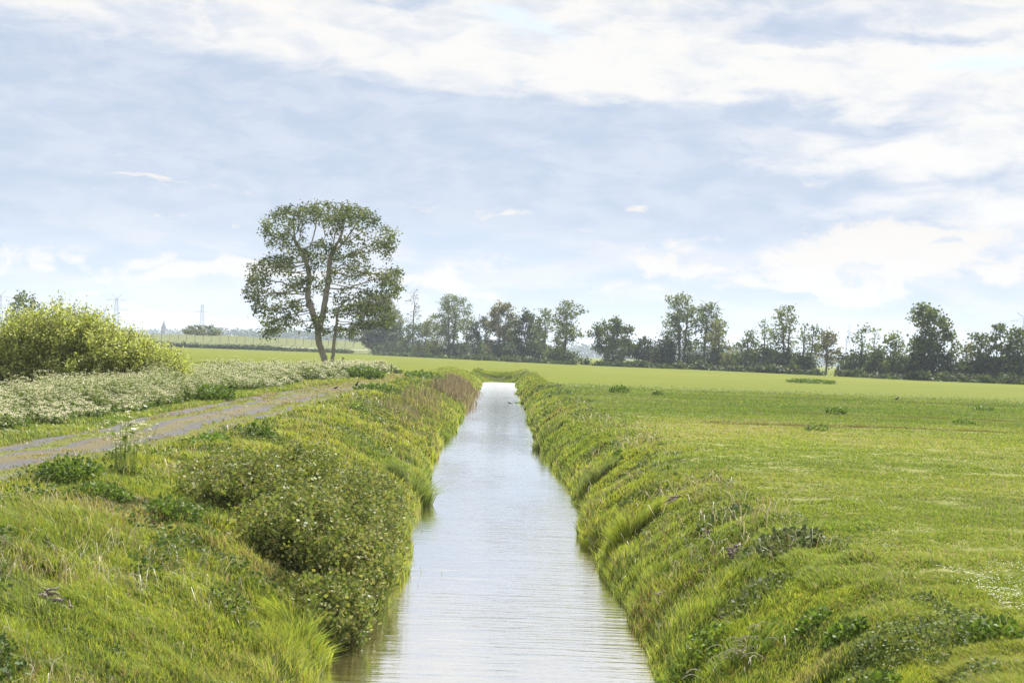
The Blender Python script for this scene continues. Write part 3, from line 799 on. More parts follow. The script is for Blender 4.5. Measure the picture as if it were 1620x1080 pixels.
LT = [
    (598, 466, 84, 'airy', OLIVE, 'olive-green tree with a leaning trunk seen just right of the lone tree', 0, 2.2, .2, 0, 1),
    (612, 502, 60, 'dense', DGRN, 'dark dense tree beside the leaning olive tree, at the left end of the row', 0, .8, 0, 5, 1),
    (652, 458, 30, 'airy', PALE, 'thin nearly bare tree rising above dark bushes right of the lone tree', 0, .12, .3, 0, 1),
    (660, 508, 48, 'dense', MGRN, 'mid-green bushy tree below the thin nearly bare tree', 0, .7, 0, 3, 1),
    (686, 498, 42, 'dense', OLIVE, 'olive bushy tree directly left of the twin-stemmed pale tree', 0, .6, .05, 4, 1),
    (713, 466, 56, 'airy', PALE, 'tall pale-green tree with twin stems and a rounded top, nearest right of the lone tree', 0, 1.1, .35, 0, 2),
    (737, 500, 32, 'airy', PALE, 'small sparse tree between the twin-stemmed tree and a dark narrow tree', 0, .9, .15, 0, 1),
    (757, 494, 32, 'dense', DGRN, 'narrow dark-green tree left of the brownish budding tree', 0, .8, .05, 0, 1),
    (792, 479, 52, 'airy', BROWN, 'brownish budding tree with a pointed top between two dark trees', 0, 2.0, .06, 0, 2),
    (832, 487, 46, 'dense', DGRN, 'tall dark ivy-clad tree right of the brownish budding tree', 0, .9, .05, 0, 1),
    (861, 488, 38, 'airy', PALE, 'sparse pale tree right of the tall dark ivy-clad tree', 0, .8, .2, 0, 1),
    (892, 478, 56, 'airy', PALE, 'airy wide-branched tree at the right end of the row that starts behind the lone tree', .04, 1.1, .3, 0, 1),
    (969, 504, 66, 'dense', MGRN, 'broad round-crowned tree standing alone just right of the gap beyond the ditch', 0, 1.2, .0, 0, 1),
    (1020, 533, 33, 'dense', DGRN, 'small dark bushy tree right of the broad round-crowned tree', 0, 1.0, 0, 0, 1),
    (1052, 530, 34, 'dense', DGRN, 'dark ivy-covered bushy tree under the left side of the tallest airy pair', 0, .9, 0, -2, 1),
    (1078, 467, 62, 'airy', PALE, 'tallest airy tree of the far row, left one of the close pair', 0, 1.15, .3, 0, 2),
    (1112, 479, 54, 'airy', MGRN, 'airy tree with an inclined trunk, right one of the tallest close pair', .05, 1.0, .34, 3, 1),
    (1136, 507, 38, 'airy', OLIVE, 'mid-height leafy tree at the right foot of the tallest pair', 0, 1.5, .1, 0, 1),
    (1182, 521, 40, 'airy', MGRN, 'low leafy tree left of a slim bare-topped tree', 0, 1.3, .12, 0, 1),
    (1208, 502, 26, 'airy', PALE, 'slim bare-topped tree between a low leafy tree and a tall feathery one', 0, .5, .3, 0, 1),
    (1242, 483, 48, 'airy', PALE, 'tall feathery tree midway between the tallest pair and the wind turbine', 0, .8, .25, 0, 2),
    (1270, 506, 26, 'airy', PALE, 'thin sparse tree just right of the tall feathery tree', 0, .55, .35, 0, 1),
    (1280, 515, 32, 'airy', MGRN, 'thin tree leaning right towards the yellowish round tree', .09, .6, .4, 2, 1),
    (1307, 524, 40, 'airy', BROWN, 'yellowish round small tree left of the wind turbine', 0, 1.5, .28, 20, 1),
    (1361, 512, 36, 'airy', PALE, 'sparse tree directly right of the wind turbine', 0, .55, .3, 0, 1),
    (1381, 517, 28, 'airy', PALE, 'slender sparse tree, second to the right of the wind turbine', 0, .55, .25, 3, 1),
    (1416, 527, 46, 'airy', PALE, 'pale leafy tree left of the tall full-crowned tree', 0, 1.1, .15, 0, 1),
    (1463, 483, 68, 'airy', MGRN, 'tall full-crowned leafy tree, the tallest right of the wind turbine', 0, 2.3, .2, 0, 2),
    (1503, 522, 34, 'airy', PALE, 'sparse tree at the right shoulder of the tall full-crowned tree', 0, .8, .2, 0, 1),
    (1527, 543, 34, 'airy', BROWN, 'short yellow-green tree in the dip left of the last group', 0, 1.4, .1, 3, 1),
    (1551, 528, 46, 'airy', MGRN, 'bright leafy tree, left one of the last group at the right edge', 0, 1.7, .2, 0, 1),
    (1579, 514, 44, 'airy', MGRN, 'leafy tree with a bare spiky top in the last group at the right edge', 0, 1.5, .15, 0, 2),
    (1608, 517, 50, 'airy', MGRN, 'leafy tree cut by the right edge of the picture', 0, 1.9, .12, 0, 1),
]
for j, (px, top, wd, kd, cl, lb, le, dn, lw, dY, trn) in enumerate(LT):
    line_tree(px, top, wd, kd, cl, lb, 500 + j, le, dn, lw, dY, trn)
SH = [(625, 540, 60, DGRN, 'dark shrub at the foot of the dark dense tree left end of the row'), (680, 545, 46, OLIVE, 'light olive shrub under the olive bushy tree'),
      (722, 540, 46, DGRN, 'dark shrub under the twin-stemmed pale tree'), (770, 545, 44, MGRN, 'green shrub at the foot of the narrow dark-green tree'),
      (806, 540, 44, DGRN, 'dark shrub under the brownish budding tree'), (846, 535, 44, DGRN, 'dark shrub at the foot of the tall ivy-clad tree'),
      (880, 548, 36, MGRN, 'green shrub under the airy wide-branched tree'), (903, 556, 26, DGRN, 'low dark shrub closing the right end of the first row'),
      (928, 564, 12, DGRN, 'tiny lone bush in the gap beyond the end of the ditch'), (1036, 560, 24, BROWN, 'low brown shrub left of the tallest airy pair'),
      (1095, 558, 40, MGRN, 'low green shrub beneath the tallest airy pair'), (1133, 550, 34, DGRN, 'dark shrub below the leafy tree right of the tallest pair'),
      (1154, 556, 30, OLIVE, 'olive shrub in the low gap right of the tallest pair'), (1183, 552, 40, MGRN, 'green shrub under the low leafy tree'),
      (1212, 545, 44, DGRN, 'dark shrub under the slim bare-topped tree'), (1245, 550, 42, DGRN, 'dark shrub under the tall feathery tree'),
      (1273, 560, 36, DGRN, 'dark shrub below the thin leaning tree'), (1352, 552, 48, DGRN, 'broad dark bush right of the wind turbine foot'),
      (1392, 552, 46, DGRN, 'dark bush under the slender sparse tree right of the turbine'), (1422, 560, 40, MGRN, 'green shrub under the pale leafy tree'),
      (1450, 552, 46, DGRN, 'dark shrub left under the tall full-crowned tree'), (1492, 555, 44, DGRN, 'dark shrub right under the tall full-crowned tree'),
      (1530, 568, 36, DGRN, 'low dark shrub in the dip beside the last group'), (1562, 560, 44, DGRN, 'dark shrub below the bright leafy tree near the right edge'),
      (1602, 560, 54, DGRN, 'dark shrub below the tree cut by the right edge')]
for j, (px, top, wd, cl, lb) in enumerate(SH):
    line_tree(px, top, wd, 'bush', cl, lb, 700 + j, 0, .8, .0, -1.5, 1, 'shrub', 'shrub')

# undergrowth at the foot of the row, its dark leaf colours filling in the shade there
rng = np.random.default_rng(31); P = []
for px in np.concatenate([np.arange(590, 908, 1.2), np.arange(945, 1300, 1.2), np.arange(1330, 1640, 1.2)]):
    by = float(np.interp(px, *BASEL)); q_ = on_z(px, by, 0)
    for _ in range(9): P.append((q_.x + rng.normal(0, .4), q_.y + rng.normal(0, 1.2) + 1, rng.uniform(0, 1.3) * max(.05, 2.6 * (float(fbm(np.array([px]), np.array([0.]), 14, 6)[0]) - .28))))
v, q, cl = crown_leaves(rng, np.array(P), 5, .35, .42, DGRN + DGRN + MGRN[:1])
tag(link('undergrowth', mesh_q('undergrowth', v, q, M_LEAF, cl)), 'dark undergrowth filling in the strip of shade along the foot of the far tree row', 'undergrowth', kind='stuff')


# ------------------------------------------------------------------ shrubs
def stem_bush(name, label, cat, base, ells, nst, lps, size, cols, seed, mat, stem_r=.012, inner=.35, aspect=.38, base_spread=.4, upward=.5, bare=0.0, group=None, jitter=.06):
    """ells: list of (cx,cy,cz,rx,ry,rz,weight) rel. to base; stems grow from the ground into them, leaves along the outer part"""
    rng = np.random.default_rng(seed); W = np.array([e[6] for e in ells], float); W /= W.sum()
    paths = []; LP = []; LA = []
    for _ in range(nst):
        e = ells[rng.choice(len(ells), p=W)]
        d_ = rnd_dirs(rng, 1)[0]; d_[2] = abs(d_[2]) if rng.uniform() < .75 else d_[2]
        rr = rng.uniform(.5, 1.0) ** .5 * (1 + .12 * rng.normal())
        tip = np.array(e[:3]) + d_ * np.array(e[3:6]) * rr
        b0 = np.array([e[0] + (tip[0] - e[0]) * base_spread + rng.normal(0, .1), e[1] + (tip[1] - e[1]) * base_spread + rng.normal(0, .1), 0])
        b0[2] = tz(b0[0] + base.x, b0[1] + base.y) - base.z - .03
        ctrl = b0 * .45 + tip * .55; ctrl[2] = b0[2] + (tip[2] - b0[2]) * (.5 + .3 * upward)
        t_ = np.linspace(0, 1, 7)[:, None]; pts = (1 - t_) ** 2 * b0 + 2 * t_ * (1 - t_) * ctrl + t_ ** 2 * tip
        paths.append((pts, np.linspace(stem_r, stem_r * .3, 7)))
        if rng.uniform() < bare: continue
        k = max(3, int(lps * rng.uniform(.6, 1.4))); tt_ = inner + (1 - inner) * rng.uniform(0, 1, k) ** .8
        tt_ = tt_[:, None]; p_ = (1 - tt_) ** 2 * b0 + 2 * tt_ * (1 - tt_) * ctrl + tt_ ** 2 * tip
        dr = unit(2 * (1 - tt_) * (ctrl - b0) + 2 * tt_ * (tip - ctrl))
        LP.append(p_ + rng.normal(0, jitter, (k, 3))); LA.append(unit(dr * upward + rnd_dirs(rng, k)))
    v, q = tubes(paths, 3)
    t = thing(name, label, cat, base, group); link('stems', mesh_q('stems', v, q, M_TWIG, smooth=True), t)
    LP = np.concatenate(LP); LA = np.concatenate(LA); k = len(LP); s = size * rng.uniform(.55, 1.4, (k, 1))
    Wd = unit(np.cross(LA, rnd_dirs(rng, k))) * s * aspect
    v, q = leaf_geo(LP, LA * s, Wd)
    cc_ = np.array(cols)[rng.integers(0, len(cols), k)] * rng.uniform(.75, 1.25, (k, 1)) * (.8 + .4 * fbm(LP[:, 0] + LP[:, 2], LP[:, 1], .5, seed))[:, None]
    link('foliage', mesh_q('foliage', v, q, mat, np.repeat(cc_, 4, 0)), t)
    return t


# big willow bush on the left
B = on_z(110, 627, 0); B = Vector((B.x, B.y + 3.0, tz(B.x, B.y + 3)))
print('willow', B)
def we(px, py, rx, ry, ryd, wgt, dY=0):
    p_ = on_y(px, py, B.y + dY) - B; s_ = (B.y + dY) / F
    return (p_.x, p_.y, p_.z, rx * s_, ryd, ry * s_, wgt)
WC = [(.31, .34, .10), (.39, .41, .14), (.22, .26, .07), (.44, .45, .22)]
stem_bush('willow_bush', 'large yellow-green willow bush left of the track behind white wildflowers', 'bush', B,
          [we(95, 545, 85, 72, 2.0, 3), (we(40, 560, 75, 70, 2.0, 2.2)), we(170, 565, 70, 60, 1.8, 2), we(240, 588, 55, 48, 1.5, 1.9), we(268, 600, 30, 32, 1.2, .8), we(120, 590, 130, 38, 2.4, 2.6), we(-20, 590, 60, 60, 2.0, 1.5)],
          1900, 85, .105, WC, 21, M_WILLOW, .014, .22, .26, .35, .6, 0, None, .11)
# tree behind it
pb = on_z(38, 556, 0); pb = Vector((pb.x, pb.y, 0)); pb = Vector(((on_y(38, 540, 230)).x, 230, -.05))
sc = 230 / F; H_ = (533 + 14 - 453) * sc; rng = np.random.default_rng(8)
att = [(d_[0] * 30 * sc, d_[1] * 30 * sc, H_ - 40 * sc + d_[2] * 40 * sc) for d_ in (rnd_dirs(rng, 1)[0] * rng.uniform(.2, 1) ** .4 for _ in range(260))]
make_tree('tree', 'green treetop showing above the left end of the willow bush', 'tree', pb, [[(0, 0, 0), (0, 0, H_ * .4)]], np.array(att), .5, 5, .8, .25, .03, 9, .4, .38, PALE, 12, sides=5)

# bramble-like thicket on the left bank
B = Vector((-3.0, 20.5, 0)); B.z = tz(B.x, B.y)
def be(x, y, rx, ry, rz, wgt, up=.1):
    z_ = tz(x, y) - B.z; return (x - B.x, y - B.y, z_ + up, rx, ry, rz, wgt)
BC = [(.20, .22, .06), (.26, .26, .08), (.13, .17, .05), (.23, .22, .09), (.10, .14, .04), (.17, .21, .05)]
stem_bush('bramble_thicket', 'low sprawling olive-brown bush overhanging the water on the left bank', 'bush', B,
          [be(-3.5, 20.3, 1.05, 1.5, .62, 1.6), be(-2.45, 18.4, 1.0, 1.4, .8, 2.0), be(-2.3, 21.0, 1.05, 1.8, .75, 2.0), be(-2.2, 24.0, .95, 2.1, .75, 1.8), be(-1.9, 16.6, .6, 1.0, .5, 1.2), be(-1.75, 19.0, .6, 1.6, .6, 1.3), be(-1.8, 22.5, .5, 1.6, .5, 1.0), be(-4.1, 22.0, .8, 1.3, .45, .8, 0), be(-3.3, 24.2, 1.0, 1.6, .5, 1.0)],
          2300, 62, .05, BC, 33, M_GLOSS, .006, .25, .42, .45, .35, .05, None, .05)


# ------------------------------------------------------------------ broad-leaved weeds and tussocks
def weed(name, label, cat, px, py, r, h, n, size, cols, seed, z0=0.0, mat=None, aspect=.36, xy=None):
    if xy is None:
        p_ = on_z(px, py, z0)
        for _ in range(4): p_ = on_z(px, py, tz(p_.x, p_.y))
    else: p_ = Vector((xy[0], xy[1], 0))
    base = Vector((p_.x, p_.y, tz(p_.x, p_.y)))
    size = size * .55; n = int(n * 2.6)
    rng = np.random.default_rng(seed)
    a = rng.uniform(0, 6.28, n); rr = np.sqrt(rng.uniform(0, 1, n)) * r; hh = h * rng.uniform(.15, 1, n) * (1 - .5 * (rr / r) ** 2)
    X_ = np.cos(a) * rr; Y_ = np.sin(a) * rr; G_ = terrain(X_ + base.x, Y_ + base.y) - base.z
    P = np.stack([X_, Y_, G_ + hh], 1)
    A = np.stack([np.cos(a) * .7, np.sin(a) * .7, np.zeros(n) + .3], 1) + rnd_dirs(rng, n) * .8; s = size * rng.uniform(.6, 1.3, (n, 1)); A = unit(A) * s
    W = unit(np.cross(A, rnd_dirs(rng, n) + np.array([0, 0, .0]))) * s * aspect
    v, q = leaf_geo(P, A, W); c_ = np.array(cols)[rng.integers(0, len(cols), n)] * rng.uniform(.7, 1.3, (n, 1))
    k = max(4, n // 30); j = rng.choice(n, k)
    paths = [(np.array([[P[i_][0] * .5, P[i_][1] * .5, (terrain(np.array([P[i_][0] * .5 + base.x]), np.array([P[i_][1] * .5 + base.y]))[0] - base.z) - .02], P[i_] * np.array([.8, .8, 1]) - np.array([0, 0, .3 * hh[i_]]), P[i_]]), np.array([.006, .005, .003])) for i_ in j]
    sv, sq = tubes(paths, 4); sc_c = np.tile(np.array([[.13, .15, .05]]), (len(sv), 1))
    o = link(name, mesh_q(name, np.concatenate([v, sv]), np.concatenate([q, sq + len(v)]), mat or M_LEAF, np.concatenate([np.repeat(c_, 4, 0), sc_c])), None, base)
    tag(o, label, cat)


NET = [(.07, .12, .025), (.10, .16, .03), (.14, .20, .04)]
weed('nettle_clump', 'dark green nettle clump at the near edge of the track, far left', 'weed', 110, 768, .42, .42, 420, .11, NET, 1)
weed('nettle_clump', 'dark green nettle clump trailing down from the clump at the near edge of the track', 'weed', 165, 790, .38, .22, 260, .10, NET, 2)
weed('nettle_clump', 'dark green weed clump left of the sprawling olive-brown bush', 'weed', 275, 815, .36, .34, 360, .10, NET, 3)
weed('nettle_clump', 'low dark weeds between the weed clump and the sprawling bush', 'weed', 325, 835, .33, .22, 220, .09, NET, 4)
weed('dock_plant', 'bright green leafy clump where the bank meets the near wheel rut', 'weed', 335, 708, .4, .28, 200, .14, [(.09, .17, .03), (.12, .2, .035)], 5)
weed('dock_plant', 'dark green upright weed halfway up the left bank near the track', 'weed', 412, 696, .3, .42, 160, .16, NET, 6)
weed('dock_plant', 'dark leafy weed on the far part of the left bank crest', 'weed', 565, 654, .35, .4, 120, .17, NET, 7)
weed('nettle_clump', 'long dark weed patch at the far end of the left bank crest', 'weed', 685, 600, 2.0, .6, 500, .3, NET, 8)
weed('dock_plant', 'green leafy patch beside the track beyond the crows', 'weed', 600, 618, 1.2, .35, 300, .25, NET, 9)
weed('dock_plant', 'dark bush at the bend of the track behind the crows', 'weed', 575, 600, 1.3, .9, 500, .3, NET, 10)
weed('dock_plant', 'dark leafy weed under the end of the white wildflowers', 'weed', 337, 634, .7, .6, 300, .2, NET, 15)
weed('dock_plant', 'small upright dark weed on the right bank crest', 'weed', 974, 732, .14, .34, 70, .12, NET, 16)
weed('dock_plant', 'grey-green spreading weed on the right bank crest', 'weed', 1145, 800, .42, .16, 160, .11, [(.07, .11, .05), (.1, .14, .06)], 17)
weed('thistle_patch', 'broad grey-green thistle patch on the right bank crest', 'weed', 1225, 860, .55, .22, 420, .12, [(.09, .12, .055), (.13, .15, .08), (.07, .1, .04)], 18)
weed('thistle_patch', 'smaller grey-green thistle patch below the broad one', 'weed', 1190, 895, .4, .16, 220, .11, [(.09, .12, .055), (.13, .15, .08)], 19)
weed('nettle_clump', 'leafy yellow-green weed clump above the water on the right bank', 'weed', 1085, 955, .45, .34, 420, .10, [(.13, .2, .035), (.18, .25, .04), (.06, .1, .025)], 20)
weed('dock_plant', 'dark green tuft near the bottom of the right field edge', 'weed', 1337, 966, .18, .2, 120, .1, NET, 21)
weed('dock_plant', 'dark low tuft left of the dark green tuft on the right field edge', 'weed', 1285, 945, .18, .14, 80, .1, NET, 22)
weed('dock_plant', 'dark tuft near the bottom edge on the right bank', 'weed', 1378, 1046, .2, .22, 120, .1, NET, 23)
weed('dock_plant', 'grey-green tuft at the lower right corner of the field', 'weed', 1565, 1012, .25, .16, 120, .1, NET, 24)
weed('dock_plant', 'lone dark weed out in the middle of the green field', 'weed', 980, 622, .5, .45, 90, .25, NET, 25)
weed('dock_plant', 'small weed with pale tip right of the lone weed in the field', 'weed', 1040, 626, .3, .3, 50, .2, NET, 26)
weed('nettle_clump', 'long dark weed patch out in the field towards the far trees', 'weed', 1283, 606, 2.6, .45, 420, .35, NET, 27)
weed('dock_plant', 'small dark weed in the field below the wind turbine', 'weed', 1322, 655, .4, .3, 70, .2, NET, 28)
weed('dock_plant', 'small dark weed near the brown strip of the field', 'weed', 1290, 681, .35, .22, 60, .15, NET, 29)
weed('dock_plant', 'small dark weed at the right edge of the brown strip', 'weed', 1525, 671, .4, .2, 60, .15, NET, 30)
weed('dock_plant', 'small green weed near the right edge of the field', 'weed', 1555, 650, .5, .3, 60, .2, NET, 31)
weed('dock_plant', 'dark weed fringe at the far end of the ditch', 'weed', 790, 603, 1.6, .35, 260, .25, NET, 32)


def tussock(name, label, px, py, r, h, n, cols, seed, width=.012, dead=0.0, droop=.6, z0=-.8):
    r = r * .8; n = int(n * .55); width = width * 1.5; cols = list(cols) + [tuple(FRESH * .7), tuple(YEL)]
    p_ = on_z(px, py, z0)
    for _ in range(5): p_ = on_z(px, py, tz(p_.x, p_.y))
    base = Vector((p_.x, p_.y, tz(p_.x, p_.y))); rng = np.random.default_rng(seed)
    a = rng.uniform(0, 6.28, n); rr = np.sqrt(rng.uniform(0, 1, n)) * r * .7; X_ = np.cos(a) * rr; Y_ = np.sin(a) * rr
    P = np.stack([X_, Y_, terrain(X_ + base.x, Y_ + base.y) - base.z - .02], 1)
    H = h * rng.uniform(.25, 1.0, n); L = np.stack([np.cos(a), np.sin(a), np.zeros(n)], 1) * (rng.uniform(.1, droop, n) * H)[:, None]
    wd_ = np.maximum(width, base.y * .0006) * rng.uniform(.6, 1.3, n)
    c_ = np.array(cols)[rng.integers(0, len(cols), n)] * rng.uniform(.8, 1.2, (n, 1))
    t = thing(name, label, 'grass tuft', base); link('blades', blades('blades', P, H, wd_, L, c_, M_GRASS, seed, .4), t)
    if dead:
        k = int(n * dead); a = rng.uniform(0, 6.28, k); rr = rng.uniform(0, r, k); X_ = np.cos(a) * rr; Y_ = np.sin(a) * rr
        P = np.stack([X_, Y_, terrain(X_ + base.x, Y_ + base.y) - base.z], 1); H = h * rng.uniform(.4, .9, k); a2 = rng.uniform(0, 6.28, k)
        paths = []
        for i_ in range(k):
            d_ = np.array([math.cos(a2[i_]), math.sin(a2[i_]), 0]); tt_ = np.linspace(0, 1, 6)[:, None]
            paths.append((P[i_] + d_ * tt_ * H[i_] * .9 + np.array([0, 0, 1]) * (tt_ - tt_ ** 2 * .9) * H[i_] * 1.2, np.full(6, .0045)))
        v, q = tubes(paths, 3); link('dead_blades', mesh_q('dead_blades', v, q, M_STRAWM), t)


M_STRAWM = flat_mat('dead_straw', (.46, .42, .34), .7, .3, 20)
LIM = [tuple(LIME), tuple(YEL * 1.1), tuple(FRESH * 1.1)]; SIL = [(.19, .24, .11), (.24, .28, .15), (.12, .18, .05)]; SED = [(.10, .17, .03), (.14, .22, .04), (.2, .26, .06)]
tussock('grass_tussock', 'large bright yellow-green tussock with a shaded hollow on the right bank', 1000, 850, .75, .62, 2600, LIM, 1, .013)
tussock('grass_tussock', 'second bright tussock at the water edge left of the largest one', 945, 875, .5, .45, 1300, LIM, 2, .012)
tussock('grass_tussock', 'silvery tussock on the right bank above the bright yellow-green one', 945, 775, .75, .5, 1500, SIL, 3, .014)
tussock('grass_tussock', 'round silvery tussock far along the right bank', 868, 690, 1.0, .65, 900, SIL, 4)
tussock('grass_tussock', 'silvery tussock beyond the round one along the right bank', 850, 654, 1.0, .7, 700, SIL, 5)
tussock('grass_tussock', 'green tussock closest to the far end of the ditch on its right', 828, 622, 1.2, .8, 900, SED, 6)
tussock('grass_tussock', 'bright fringe of long blades at the bottom of the left bank', 470, 1040, .55, .5, 1300, LIM, 7, .014, 0, .8)
tussock('grass_tussock', 'leafy green sedge leaning over the water below the sprawling bush', 575, 970, .45, .5, 600, SED, 8, .013, 0, .9)
tussock('grass_tussock', 'tall silvery-green sedge tussock leaning over the water beyond the sprawling bush', 648, 790, .8, .85, 2400, SED + SIL, 9, .014, 0, .9)
tussock('grass_tussock', 'dark green sedge tussock halfway along the left water edge', 655, 740, .8, .55, 900, SED, 10)
tussock('grass_tussock', 'sedge tussock where the left bank bulges into the water', 690, 690, .9, .6, 900, SED, 11)
tussock('grass_tussock', 'small sedge tussock far along the left water edge', 718, 662, .8, .5, 500, SED, 12)
tussock('grass_tussock', 'tussock mixed with curled pale dead blades at the bottom of the right bank', 1175, 1065, .6, .34, 800, SED, 13, .011, .16)
tussock('grass_tussock', 'green tussock at the water edge below the leafy weed clump', 1035, 985, .45, .42, 900, LIM + SED, 14, .012)
tussock('grass_tussock', 'tussock with pale dead blades low on the left bank', 400, 1020, .6, .22, 500, SED + LIM, 15, .010, .14)
tussock('grass_tussock', 'small tuft growing on a spit at the far end of the ditch', 806, 610, .9, .5, 500, SED, 16)

# brown reed beds --------------------------------------------------
def reeds(label, pts, n, h, seed, cols):
    rng = np.random.default_rng(seed); p0 = pts[rng.integers(0, len(pts), n)]
    x = p0[:, 0] + rng.normal(0, .45, n); y = p0[:, 1] + rng.normal(0, 1.6, n)
    H = h * rng.uniform(.5, 1.1, n); c_ = np.array(cols)[rng.integers(0, len(cols), n)] * rng.uniform(.7, 1.3, (n, 1))
    L = np.stack([rng.normal(0, .12, n), rng.normal(0, .12, n), np.zeros(n)], 1) * H[:, None]
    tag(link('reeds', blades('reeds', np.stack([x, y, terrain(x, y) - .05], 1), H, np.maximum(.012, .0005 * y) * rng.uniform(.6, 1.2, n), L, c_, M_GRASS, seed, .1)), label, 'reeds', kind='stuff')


RB = [(.15, .115, .085), (.20, .16, .12), (.13, .115, .07), (.30, .26, .2)]
reeds('patch of dry brown reeds on the left bank near the far end of the ditch', np.array([[eL(np.array([yy]))[0] - o_, yy] for yy in np.linspace(84, 118, 16) for o_ in (.35, .9, 1.4)]), 4600, .8, 61, RB)
reeds('thin brown dead stalks scattered on the left bank before the reeds', np.array([[eL(np.array([yy]))[0] - o_, yy] for yy in np.linspace(52, 76, 12) for o_ in (1.2, 2.0)]), 1400, .6, 62, RB + [(.16, .2, .06)])
reeds('sparse green stalks standing in the shallow water off the left bank', np.array([[p.x, p.y] for p in [on_z(612, 975, WZ), on_z(598, 1000, WZ), on_z(628, 960, WZ), on_z(683, 825, WZ), on_z(692, 822, WZ)]]), 150, .38, 63, SED)

# ------------------------------------------------------------------ dead wood and debris
def debris(label, px, py, length, n, seed, z0=-.5, ang=0.0):
    p_ = on_z(px, py, z0)
    for _ in range(5): p_ = on_z(px, py, tz(p_.x, p_.y))
    base = Vector((p_.x, p_.y, tz(p_.x, p_.y))); rng = np.random.default_rng(seed); paths = []
    for _ in range(n):
        c0 = np.array([rng.normal(0, length * .16) * math.cos(ang), rng.normal(0, length * .16) * math.sin(ang) + rng.normal(0, .05), 0]); a = ang + rng.normal(0, .7); L = length * rng.uniform(.15, .5)
        g0 = terrain(np.array([c0[0] + base.x]), np.array([c0[1] + base.y]))[0] - base.z + rng.uniform(.04, .16)
        d_ = np.array([math.cos(a), math.sin(a), rng.normal(0, .15)]); t_ = np.linspace(-.5, .5, 5)[:, None]
        pts = c0 + np.array([0, 0, g0]) + d_ * t_ * L + rng.normal(0, .012, (5, 3)); paths.append((pts, np.array([.5, 1, 1.1, .9, .3]) * rng.uniform(.008, .022)))
    v, q = tubes(paths, 6); o = link('dead_branch', mesh_q('dead_branch', v, q, M_DEAD, smooth=True), None, base)
    tag(o, label, 'dead branch')


debris('grey dead branch heap lying on the right bank beside the bright tussock', 1062, 852, .5, 22, 1)
debris('smaller grey dead branch heap right of the larger one', 1120, 853, .3, 12, 2)
debris('brown rotten branch lying in the grass at the lower left corner', 75, 990, .55, 10, 3, -.3, -.6)
debris('pale dead twigs at the water line of the right bank', 1045, 1000, .4, 10, 4, -1.3, -.6)
debris('brown broken twigs on the right bank right of the leafy weed clump', 1160, 932, .3, 12, 5, -.3)

# ------------------------------------------------------------------ birds
def bird(name, label, base, L, heading, upright, mat, legs=True, beak=None):
    t = thing(name, label, 'bird', base, rotz=heading)
    # profile from tail tip to beak tip in local x (forward) / z
    s = L; cu, su = math.cos(upright), math.sin(upright)
    prof = [(-.55, .0, .012, .03), (-.40, .0, .03, .06), (-.25, 0, .07, .09), (-.08, .0, .125, .13), (.08, .01, .135, .14), (.2, .05, .105, .10), (.28, .11, .075, .075), (.34, .155, .07, .068), (.40, .165, .05, .05), (.45, .16, .022, .022), (.53, .145, .006, .006)]
    k = 10; V_ = []
    for x_, z_, rz_, ry_ in prof:
        X_, Z_ = (x_ * cu - z_ * su) * s, (x_ * su + z_ * cu) * s
        for j in range(k):
            a_ = j * 2 * math.pi / k; n_ = (-su, cu); V_.append((X_ + n_[0] * math.cos(a_) * rz_ * s, math.sin(a_) * ry_ * s, Z_ + n_[1] * math.cos(a_) * rz_ * s))
    V_ = np.array(V_); V_[:, 2] += .30 * s if legs else .06 * s
    i_ = np.arange(len(prof) - 1)[:, None] * k; j_ = np.arange(k)[None]; q_ = np.stack([i_ + j_, i_ + (j_ + 1) % k, i_ + k + (j_ + 1) % k, i_ + k + j_], -1).reshape(-1, 4)
    link('body', mesh_q('body', V_, q_, mat, smooth=True), t)
    if legs:
        for sg in (-1, 1):
            v_, q2 = tubes([(np.array([[0, sg * .05, .24], [-.02, sg * .055, .12], [.01, sg * .055, .01], [.08, sg * .06, 0.005]]) * s, np.array([.02, .011, .01, .006]) * s)], 5)
            link('leg', mesh_q('leg', v_, q2, mat), t)


def ground_pt(px, py):
    p_ = on_z(px, py, 0); return Vector((p_.x, p_.y, tz(p_.x, p_.y) + .03))


bird('crow', 'larger black crow standing upright on the track, head turned right', ground_pt(563, 614), .46, RAD(8), RAD(35), M_BLACK)
bird('crow', 'smaller black crow crouching on the track left of the larger one', ground_pt(531, 617), .34, RAD(25), RAD(12), M_BLACK)
p_ = on_z(807, 638, WZ); bird('water_bird', 'dark water bird swimming near the right side far down the ditch', Vector((p_.x, p_.y, WZ)), .42, RAD(200), RAD(5), M_BLACK, False)
bird('lapwing', 'dark bird standing in the middle of the right field', ground_pt(1419, 634), .42, RAD(10), RAD(20), M_BLACK)

# post by the tree
p_ = on_z(541, 580, 0); v, q = tubes([(np.array([[0, 0, -.1], [.04, 0, .5], [.10, 0, 1.0], [.11, 0, 1.02]]), np.array([.11, .105, .10, .01]))], 8)
tag(link('wooden_post', mesh_q('wooden_post', v, q, M_WOOD), None, Vector((p_.x, p_.y, tz(p_.x, p_.y)))), 'short dark wooden post leaning right beside the lone tree', 'post')

